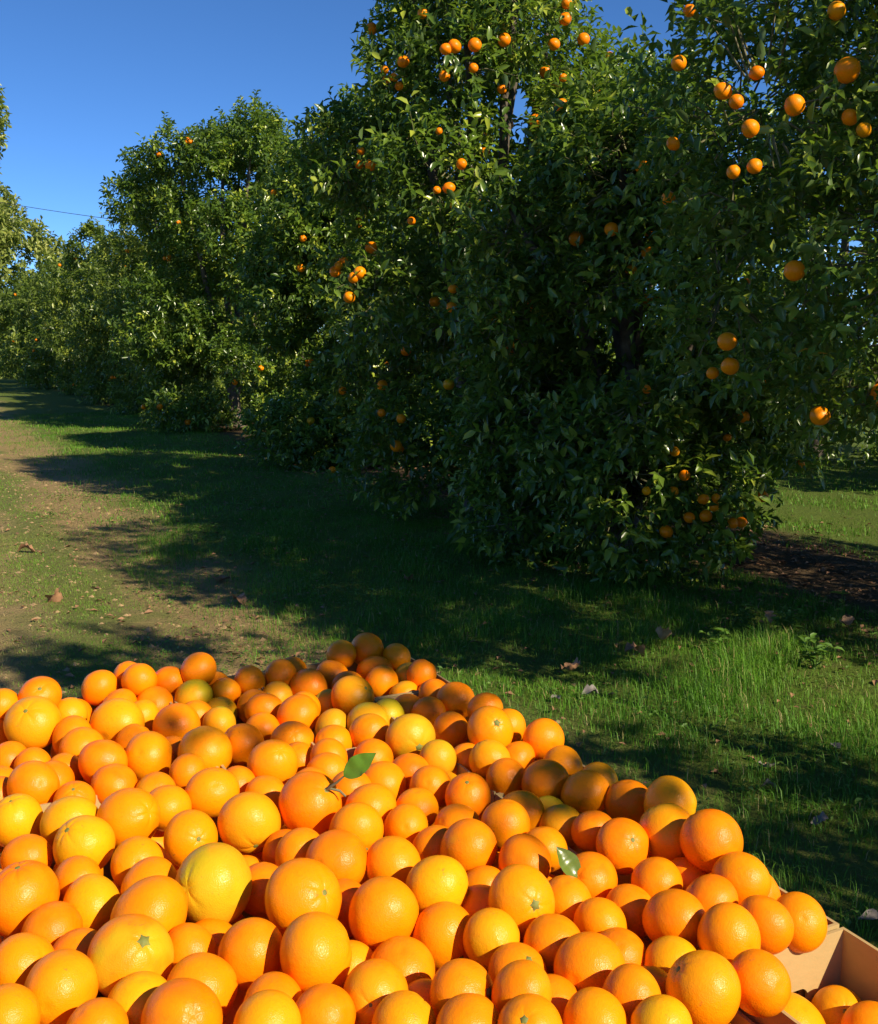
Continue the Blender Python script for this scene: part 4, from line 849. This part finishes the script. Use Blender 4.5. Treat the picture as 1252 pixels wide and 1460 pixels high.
# the stalked orange with one fresh leaf
k = nearest_rec(443, 1147)
o = orange_objs[k]
o["label"] = "plump orange with a cut stalk and one bright green leaf, mid heap"
rr = recs[k][1] * 1.05
o.scale = (rr,) * 3
def world_child(name, mesh, parent, mat4):
    ob = put(name, mesh, parent)
    pm4 = Matrix.LocRotScale(parent.location, parent.rotation_quaternion if parent.rotation_mode == 'QUATERNION' else parent.rotation_euler, parent.scale)
    ob.matrix_local = pm4.inverted() @ mat4
    return ob
def frame(xdir, nrm, loc):
    x = Vector(xdir).normalized(); z = Vector(nrm); z = (z - x * z.dot(x)).normalized(); y = z.cross(x)
    return Matrix.Translation(loc) @ Matrix(((x.x, y.x, z.x), (x.y, y.y, z.y), (x.z, y.z, z.z))).to_4x4()
camR = Vector((cy, -sy, 0)); camF = Vector((sy, cy, 0)); UP = Vector((0, 0, 1))
ax = Vector(recs[k][3]).normalized()
st0 = Vector(recs[k][0].tolist()) + ax * rr * .93
v, q = tube(np.array([st0, st0 + ax * .010, st0 + ax * .018 + camR * .006 + UP * .003, st0 + ax * .022 + camR * .014 + UP * .010]), [.0028, .0024, .002, .0012], 6)
world_child("stem", mesh_np("stem", v, q, M["twig"]), o, Matrix.Identity(4))
v, q = tube(np.array([st0 + ax * .006, st0 + ax * .010 + camR * .014 - UP * .006, st0 + ax * .012 + camR * .022 - UP * .016]), [.002, .002, .0015], 6)
world_child("stem", mesh_np("stem", v, q, M["twig"]), o, Matrix.Identity(4))
lf = big_leaf("leaf", "leaf_fresh", .062, .031, .12, .20, seed=1)
lb = st0 + ax * .022 + camR * .014 + UP * .010
world_child("leaf", lf, o, frame(camR * .75 + UP * .62 - camF * .10, -camF * .85 + UP * .45 - camR * .15, lb))
# loose leaf between the right-hand boxes, its shade put into a darker colour
d = ray(812, 1212); d_ = Vector((d * 1.475).tolist()) + Vector((0, 0, CAM_H))
k2 = nearest_rec(840, 1257)
lf2 = big_leaf("leaf", "leaf", .048, .028, .10, .22, seed=2)
orange_objs[k2]["label"] = "deep orange fruit with a shade-darkened green leaf at its stem, right of centre"
rr2 = recs[k2][1] * 1.05; orange_objs[k2].scale = (rr2,) * 3; ax2 = Vector(recs[k2][3]).normalized()
b0 = Vector(recs[k2][0].tolist()) + ax2 * rr2 * .95
world_child("leaf", lf2, orange_objs[k2], frame(-camR * .55 + UP * .75 + camF * .25, -camF * .8 + UP * .5 + camR * .35, b0))

# hidden and half-hidden oranges underneath
fill = np.array([[float(v) for v in s.split()] for s in FILL.strip().split(";")])
seg, rings = 18, 11
th = np.linspace(0, math.pi, rings + 1)
ph = np.arange(seg) * 2 * math.pi / seg
T_, P_ = np.meshgrid(th, ph, indexing='ij')
sv = np.stack([np.sin(T_) * np.cos(P_), np.sin(T_) * np.sin(P_), np.cos(T_)], -1).reshape(-1, 3)
i_ = np.arange(rings)[:, None] * seg; j_ = np.arange(seg)[None]; j2_ = (j_ + 1) % seg
sq = np.stack([i_ + j_, i_ + seg + j_, i_ + seg + j2_, i_ + j2_], -1).reshape(-1, 4)
FV = (fill[:, None, :3] + fill[:, None, 3:4] * sv[None]).reshape(-1, 3)
FQ = ((np.arange(len(fill)) * len(sv))[:, None, None] + sq[None]).reshape(-1, 4)
om = put("oranges_underneath", mesh_np("oranges_underneath", FV, FQ, M["orange_mass"], True, {"tint": np.repeat(rngo.random(len(fill)), len(sv))}))
tag(om, "oranges packed below the top layer, glimpsed between the upper fruit", "oranges", kind="stuff")

# ------------------------------------------------------------------ grass
def vnoise(x, y, s, seed):
    r = np.random.default_rng(seed)
    out = np.zeros_like(x)
    for _ in range(7):
        a = r.uniform(0, 6.28); k = s * r.uniform(.6, 1.6)
        out += np.sin((x * math.cos(a) + y * math.sin(a)) * k + r.uniform(0, 6.28))
    return out / 7 * 1.6
def grass_zone(n, x0, x1, y0, y1, seed, len_f, tint_f, width, dens_f=None):
    r = np.random.default_rng(seed)
    x, y = r.uniform(x0, x1, n), r.uniform(y0, y1, n)
    az = np.degrees(np.arctan2(x, y))
    ok = (az > -30) & (az < 55) & (np.hypot(x, y) > 1.2)
    ok &= ~((x > -.35) & (x < 1.03) & (y < 2.5))
    if dens_f is not None:
        ok &= r.random(n) < dens_f(x, y)
    x, y = x[ok], y[ok]
    L = len_f(x, y, r); t = tint_f(x, y, r)
    return x, y, L, t, np.full(len(x), width) * r.uniform(.6, 1.3, len(x))
Z = []
clump = lambda x, y: np.clip(.62 + .8 * vnoise(x, y, 9, 1), .30, 1)
# lush strip between the track and the trees
def lush_len(x, y, r):
    tall_ = np.exp(-((x - 3.3) / .7) ** 2 - ((y - 3.6) / 1.5) ** 2)
    return r.uniform(.010, .055, len(x)) * (1 + .5 * vnoise(x, y, 5, 2)) * (1 + 1.6 * tall_ * np.clip(.6 + vnoise(x, y, 6, 9), .1, 1.6)) + .005
def lush_t(x, y, r): return np.clip(np.where(r.random(len(x)) < .05, .95, .26 + .26 * vnoise(x, y, 4, 3) + r.normal(0, .16, len(x))), 0, 1)
Z.append(grass_zone(210000, 1.2, 4.6, 1.2, 9.0, 21, lush_len, lush_t, .0026, lambda x, y: clump(x, y) * np.clip((x - 1.15 + .4 * vnoise(x, y, 3, 4)) / .8, .04, 1)))
Z.append(grass_zone(60000, 1.2, 4.4, 9.0, 24.0, 22, lush_len, lush_t, .006, lambda x, y: clump(x, y) * np.clip((x - 1.2) / .9, .1, 1)))
# short worn turf of the track side
def short_len(x, y, r): return r.uniform(.008, .026, len(x))
def turf_t(x, y, r): return np.clip(.58 + .25 * vnoise(x, y, 3, 5) + r.normal(0, .14, len(x)) + .35 * np.clip((.55 - x) / .5, 0, 1) , 0, 1)
def turf_t2(x, y, r): return np.clip(.45 + .25 * vnoise(x, y, 3, 5) + r.normal(0, .15, len(x)), 0, 1)
Z.append(grass_zone(100000, -.6, 1.6, 2.4, 9.0, 23, short_len, turf_t, .0026, lambda x, y: np.clip(.62 + .8 * vnoise(x, y, 6, 6), .05, 1) * np.where(x > .95, .5, 1)))
Z.append(grass_zone(30000, -.6, 1.6, 9.0, 26.0, 24, short_len, turf_t, .007, lambda x, y: np.clip(.55 + .7 * vnoise(x, y, 4, 6), .05, 1)))
Z.append(grass_zone(40000, -4.5, -.6, 2.0, 14.0, 26, lambda x, y, r: r.uniform(.01, .035, len(x)), turf_t2, .004, lambda x, y: np.clip(.5 + .8 * vnoise(x, y, 4, 16), .05, 1)))
# grassy lane behind the trees
Z.append(grass_zone(60000, 5.6, 10.5, 4.0, 18.0, 25, lambda x, y, r: r.uniform(.02, .06, len(x)), lambda x, y, r: np.clip(.34 + .2 * vnoise(x, y, 2, 8) + r.normal(0, .15, len(x)), 0, 1), .006, lambda x, y: np.clip(.5 + vnoise(x, y, 3, 7), .1, 1) * np.clip((x - 5.4) / .9, .05, 1)))
gx_, gy_, gl, gt, gw = [np.concatenate([z[i] for z in Z]) for i in range(5)]
n = len(gx_)
rg = np.random.default_rng(77)
gz_ = hfield(gx_, gy_)
az = rg.uniform(0, 6.28, n); lean = rg.uniform(.15, 1.5, n) * rg.uniform(.5, 1, n)
dx, dy = np.cos(az), np.sin(az)
base = np.stack([gx_, gy_, gz_ - .003], 1)
sidev = np.stack([-dy, dx, np.zeros(n)], 1) * (gw / 2)[:, None]
d1 = np.stack([dx * lean * .35, dy * lean * .35, np.full(n, .62)], 1) * gl[:, None]
d2 = np.stack([dx * lean, dy * lean, np.full(n, 1.0) - .35 * lean], 1) * gl[:, None]
GV = np.stack([base - sidev, base + sidev, base + d1 + sidev * .75, base + d1 - sidev * .75, base + d2], 1).reshape(-1, 3)
b5 = (np.arange(n) * 5)[:, None]
grass = put("grass", mesh_np("grass", GV, [b5 + np.array([[0, 1, 2, 3]]), b5 + np.array([[3, 2, 4]])], M["grass"], True, {"tint": np.repeat(gt, 5)}))
tag(grass, "short green and straw-coloured grass over the orchard floor", "grass", kind="stuff")

# clods and small stones worn loose on the track
rk = np.random.default_rng(12)
nk = 2600
kx, ky = np.concatenate([rk.normal(1.3, .35, nk // 2), rk.uniform(-.5, 1.0, nk - nk // 2)]), rk.uniform(2.6, 16, nk)
kk = ~((kx < 1.06) & (ky < 2.6))
kx, ky = kx[kk], ky[kk]; nk = len(kx)
octv = np.array([[1, 0, 0], [-1, 0, 0], [0, 1, 0], [0, -1, 0], [0, 0, 1], [0, 0, -1]], float)
octf = np.array([[0, 2, 4], [2, 1, 4], [1, 3, 4], [3, 0, 4], [2, 0, 5], [1, 2, 5], [3, 1, 5], [0, 3, 5]])
ksz = rk.gamma(2.0, .0035, nk) + .003
kv = np.stack([kx, ky, hfield(kx, ky)], 1)[:, None] + octv[None] * ksz[:, None, None] * rk.uniform(.5, 1.3, (nk, 6, 1)) * np.array([1, 1, .6])
clods = put("soil_clods", mesh_np("soil_clods", kv.reshape(-1, 3), ((np.arange(nk) * 6)[:, None, None] + octf[None]).reshape(-1, 3), M["clod"], False))
tag(clods, "small soil clods and stones loose on the worn track", "soil clods", kind="stuff")

# low broad-leaved ground cover among the grass
rc = np.random.default_rng(33)
nc = 26000
cx_, cy_ = rc.uniform(.9, 4.6, nc), rc.uniform(1.3, 11, nc)
az_ = np.degrees(np.arctan2(cx_, cy_))
kc = (az_ > 2) & (az_ < 54) & (rc.random(nc) < np.clip(vnoise(cx_, cy_, 5, 44) * 1.2 + .25, .02, 1)) & ~((cx_ < 1.06) & (cy_ < 2.5))
cx_, cy_ = cx_[kc], cy_[kc]; nc = len(cx_)
ca = rc.uniform(0, 6.28, nc)
cov = put("ground_cover", leaves_mesh("ground_cover", np.stack([cx_, cy_, hfield(cx_, cy_) + rc.uniform(.003, .025, nc)], 1), unit(np.stack([np.cos(ca), np.sin(ca), rc.uniform(-.1, .6, nc)], 1)),
          unit(np.stack([rc.normal(0, .35, nc), rc.normal(0, .35, nc), np.ones(nc)], 1)), rc.uniform(.012, .034, nc), rc.random(nc), M["weed"], 0))
tag(cov, "low clover-like leaves matted among the grass", "ground cover", kind="stuff")

# leaf litter under the trees
rl = np.random.default_rng(91)
nl = 8000
lx = np.concatenate([rl.normal(5.0, .7, nl - 900), rl.uniform(.2, 4.2, 900)])
ly = np.concatenate([rl.uniform(2.5, 16, nl - 900), rl.uniform(2.6, 10, 900)])
LPt = np.stack([lx, ly, hfield(lx, ly) + .012], 1)
an = rl.uniform(0, 6.28, nl)
LDt = unit(np.stack([np.cos(an), np.sin(an), rl.normal(0, .15, nl)], 1))
NNt = unit(np.stack([rl.normal(0, .3, nl), rl.normal(0, .3, nl), np.ones(nl)], 1))
lit = put("leaf_litter", leaves_mesh("leaf_litter", LPt, LDt, NNt, rl.uniform(.022, .06, nl), rl.random(nl), M["dry_leaf"], 0))
tag(lit, "brown fallen leaf litter scattered under the orange trees", "leaf litter", kind="stuff")

# ------------------------------------------------------------------ single fallen leaves, fallen fruit, weeds
def dry_leaf(px, py, size, mat, label, seed, up=.02):
    r = np.random.default_rng(seed)
    g = on_ground(px, py)
    g[2] = float(hfield(g[0], g[1])) + up
    V, Q = [], []
    nu, nv = 9, 6
    lob = r.uniform(0, 6)
    for i in range(nu + 1):
        u = i / nu
        wv = .36 * math.sin(math.pi * min(.985, max(.02, u))) ** .6 * (1 + .22 * math.sin(u * 13 + lob))
        for k in range(nv + 1):
            s = k / nv * 2 - 1
            V.append((u - .5, s * wv, .55 * s * s * wv * r.uniform(.6, 1.6) + .16 * math.sin(u * 5 + lob) + r.normal(0, .012)))
    for i in range(nu):
        for k in range(nv):
            a = i * (nv + 1) + k
            Q.append((a, a + nv + 1, a + nv + 2, a + 1))
    o = put("fallen_leaf", mesh_np("fallen_leaf", np.array(V) * size, np.array(Q), M[mat]), None, g.tolist())
    o.rotation_euler = (r.normal(0, .3), r.normal(-.1, .3), r.uniform(0, 6.28))
    tag(o, label, "fallen leaf", "dry leaves fallen on the grass")
dry_leaf(815, 958, .115, "dry_leaf", "curled reddish-brown dry leaf lying in sunlit grass behind the heap", 1, .04)
dry_leaf(1206, 910, .085, "dry_leaf_pale", "large pale tan dry leaf among weeds near the right edge", 2, .08)
dry_leaf(945, 925, .095, "dry_leaf_pale", "crumpled tan dry leaf in the lush grass below the low tree", 3, .06)
dry_leaf(905, 945, .11, "dry_leaf", "brown dry leaf left of the crumpled tan one in the lush grass", 4, .05)
dry_leaf(842, 1000, .075, "dry_leaf_grey", "upright grey dry leaf in the shade behind the heap", 5, .03)
dry_leaf(792, 1003, .05, "dry_leaf_grey", "small grey dry leaf left of the upright grey one", 6)
dry_leaf(1168, 1183, .055, "dry_leaf_grey", "small silvery dry leaf on the dark turf by the right edge", 7)
dry_leaf(1093, 1106, .06, "dry_leaf_grey", "grey dry leaf above another on the shaded turf", 8)
dry_leaf(1097, 1134, .06, "dry_leaf_grey", "grey dry leaf below another on the shaded turf", 9)
dry_leaf(1243, 1335, .07, "dry_leaf_grey", "grey dry leaf beside the half-empty box at the right edge", 10)
dry_leaf(1190, 1083, .05, "dry_leaf_grey", "small grey dry leaf between sun flecks near the right edge", 11)
dry_leaf(315, 828, .11, "dry_leaf", "brown dry leaf in the shade of the worn track", 12)
dry_leaf(341, 859, .11, "dry_leaf", "brown dry leaf just below another on the worn track", 13)
dry_leaf(38, 785, .13, "dry_leaf", "brown dry leaf on sunlit turf at the left edge", 14)
dry_leaf(80, 858, .12, "dry_leaf", "brown dry leaf on the dry straw patch", 15)
dry_leaf(583, 827, .10, "dry_leaf", "brown dry leaf in shaded grass left of the tall tree's foot", 16)
dry_leaf(1095, 900, .08, "dry_leaf_pale", "pale dry leaf caught in the weeds right of the low tree", 17, .07)

def fallen_fruit(px, py, r, col, label, seed):
    g = on_ground(px, py)
    g[2] = float(hfield(g[0], g[1])) + r * .92
    o = put("fallen_orange", FRUIT[seed % 3], None, g.tolist())
    o.scale = (r,) * 3
    o.rotation_euler = (seed, seed * 2.1, 0)
    o.color = (*ORANGE_COL[col], 1)
    tag(o, label, "orange", "oranges fallen on the ground")
fallen_fruit(1039, 797, .040, "o", "fallen orange on bare soil, left of a pair under the low tree", 1)
fallen_fruit(1053, 798, .042, "o", "fallen orange on bare soil, right of a pair under the low tree", 2)
fallen_fruit(474, 680, .042, "o", "fallen orange on the soil left of the tall tree", 3)

def weed(px, py, h, nl_, lsz, label, seed, spread=.5):
    r = np.random.default_rng(seed)
    g = on_ground(px, py)
    g[2] = float(hfield(g[0], g[1]))
    root = put("weed_plant", None, None, g.tolist())
    tag(root, label, "weed", "broadleaf weeds in the grass")
    ns = max(3, nl_ // 7)
    P_, D_, N_, S_ = [], [], [], []
    vv, qq, off = [], [], 0
    for s in range(ns):
        a = r.uniform(0, 6.28); le = r.uniform(.05, spread)
        tt = np.linspace(0, 1, 6)[:, None]
        pth = np.array([[0, 0, 0]]) + tt * np.array([[math.cos(a) * le * h, math.sin(a) * le * h, h * r.uniform(.6, 1.0)]]) + r.normal(0, .004, (6, 3))
        v, q = tube(pth, np.linspace(.003, .001, 6), 5)
        vv.append(v); qq.append(q + off); off += len(v)
        for k in range(nl_ // ns):
            f = r.uniform(.25, 1.0); p = pth[min(5, int(f * 5.99))]
            b = r.uniform(0, 6.28)
            P_.append(p); D_.append((math.cos(b), math.sin(b), r.uniform(-.1, .5))); N_.append((r.normal(0, .3), r.normal(0, .3), 1)); S_.append(lsz * r.uniform(.6, 1.2))
    put("stem", mesh_np("stem", np.concatenate(vv), np.concatenate(qq), M["weed"], True, {"tint": np.full(off, .5)}), root)
    put("foliage", leaves_mesh("foliage", np.array(P_), unit(np.array(D_)), unit(np.array(N_)), np.array(S_), r.random(len(P_)), M["weed"], 2), root)["kind"] = "stuff"
weed(1195, 905, .22, 16, .06, "spindly climbing weed with round leaves at the right edge", 1, .15)
weed(1120, 912, .16, 60, .055, "leafy green weed clump in the tall grass right of the low tree", 2, .6)
weed(1060, 905, .15, 50, .055, "leafy green weed clump just below the bare soil patch", 3, .6)
weed(1020, 935, .12, 40, .05, "low weed clump in sunlit grass below the low tree's skirt", 4, .7)
weed(1160, 960, .15, 60, .055, "dark weed clump in the shaded tall grass near the right edge", 5, .7)
weed(1065, 800, .14, 40, .06, "small green weed beside the pair of fallen oranges", 6, .6)
weed(806, 1062, .05, 14, .022, "tiny weed sprouting behind the heap's right shoulder", 7, .6)
weed(1010, 800, .12, 10, .06, "two-leaved seedling on the bare soil left of the fallen pair", 8, .3)

# ------------------------------------------------------------------ overhead wire
def wire(px0, py0, px1, py1, d0, d1):
    a = ray(px0, py0) * d0 + np.array([0, 0, CAM_H]); b = ray(px1, py1) * d1 + np.array([0, 0, CAM_H])
    tt = np.linspace(-1.2, 3.2, 40)[:, None]
    pth = a + (b - a) * tt
    pth[:, 2] += .25 * (tt[:, 0] - 1) ** 2 * .3
    v, q = tube(pth, np.full(40, .018), 6)
    tag(put("overhead_wire", mesh_np("overhead_wire", v, q, M["wire"])), "thin dark overhead wire crossing the sky above the far trees", "wire")
    for p, lab in ((pth[0], "utility pole carrying the wire, outside the left frame edge"), (pth[-1], "utility pole carrying the wire, hidden behind the broad tree")):
        zz = np.array([-.3, p[2] * .5, p[2] + .5])
        v, q = tube(np.stack([np.full(3, p[0]), np.full(3, p[1]), zz], 1), [.14, .12, .10], 10)
        tag(put("utility_pole", mesh_np("utility_pole", v, q, M["wood"])), lab, "utility pole", "utility poles")
wire(60, 300, 180, 315, 62, 60)
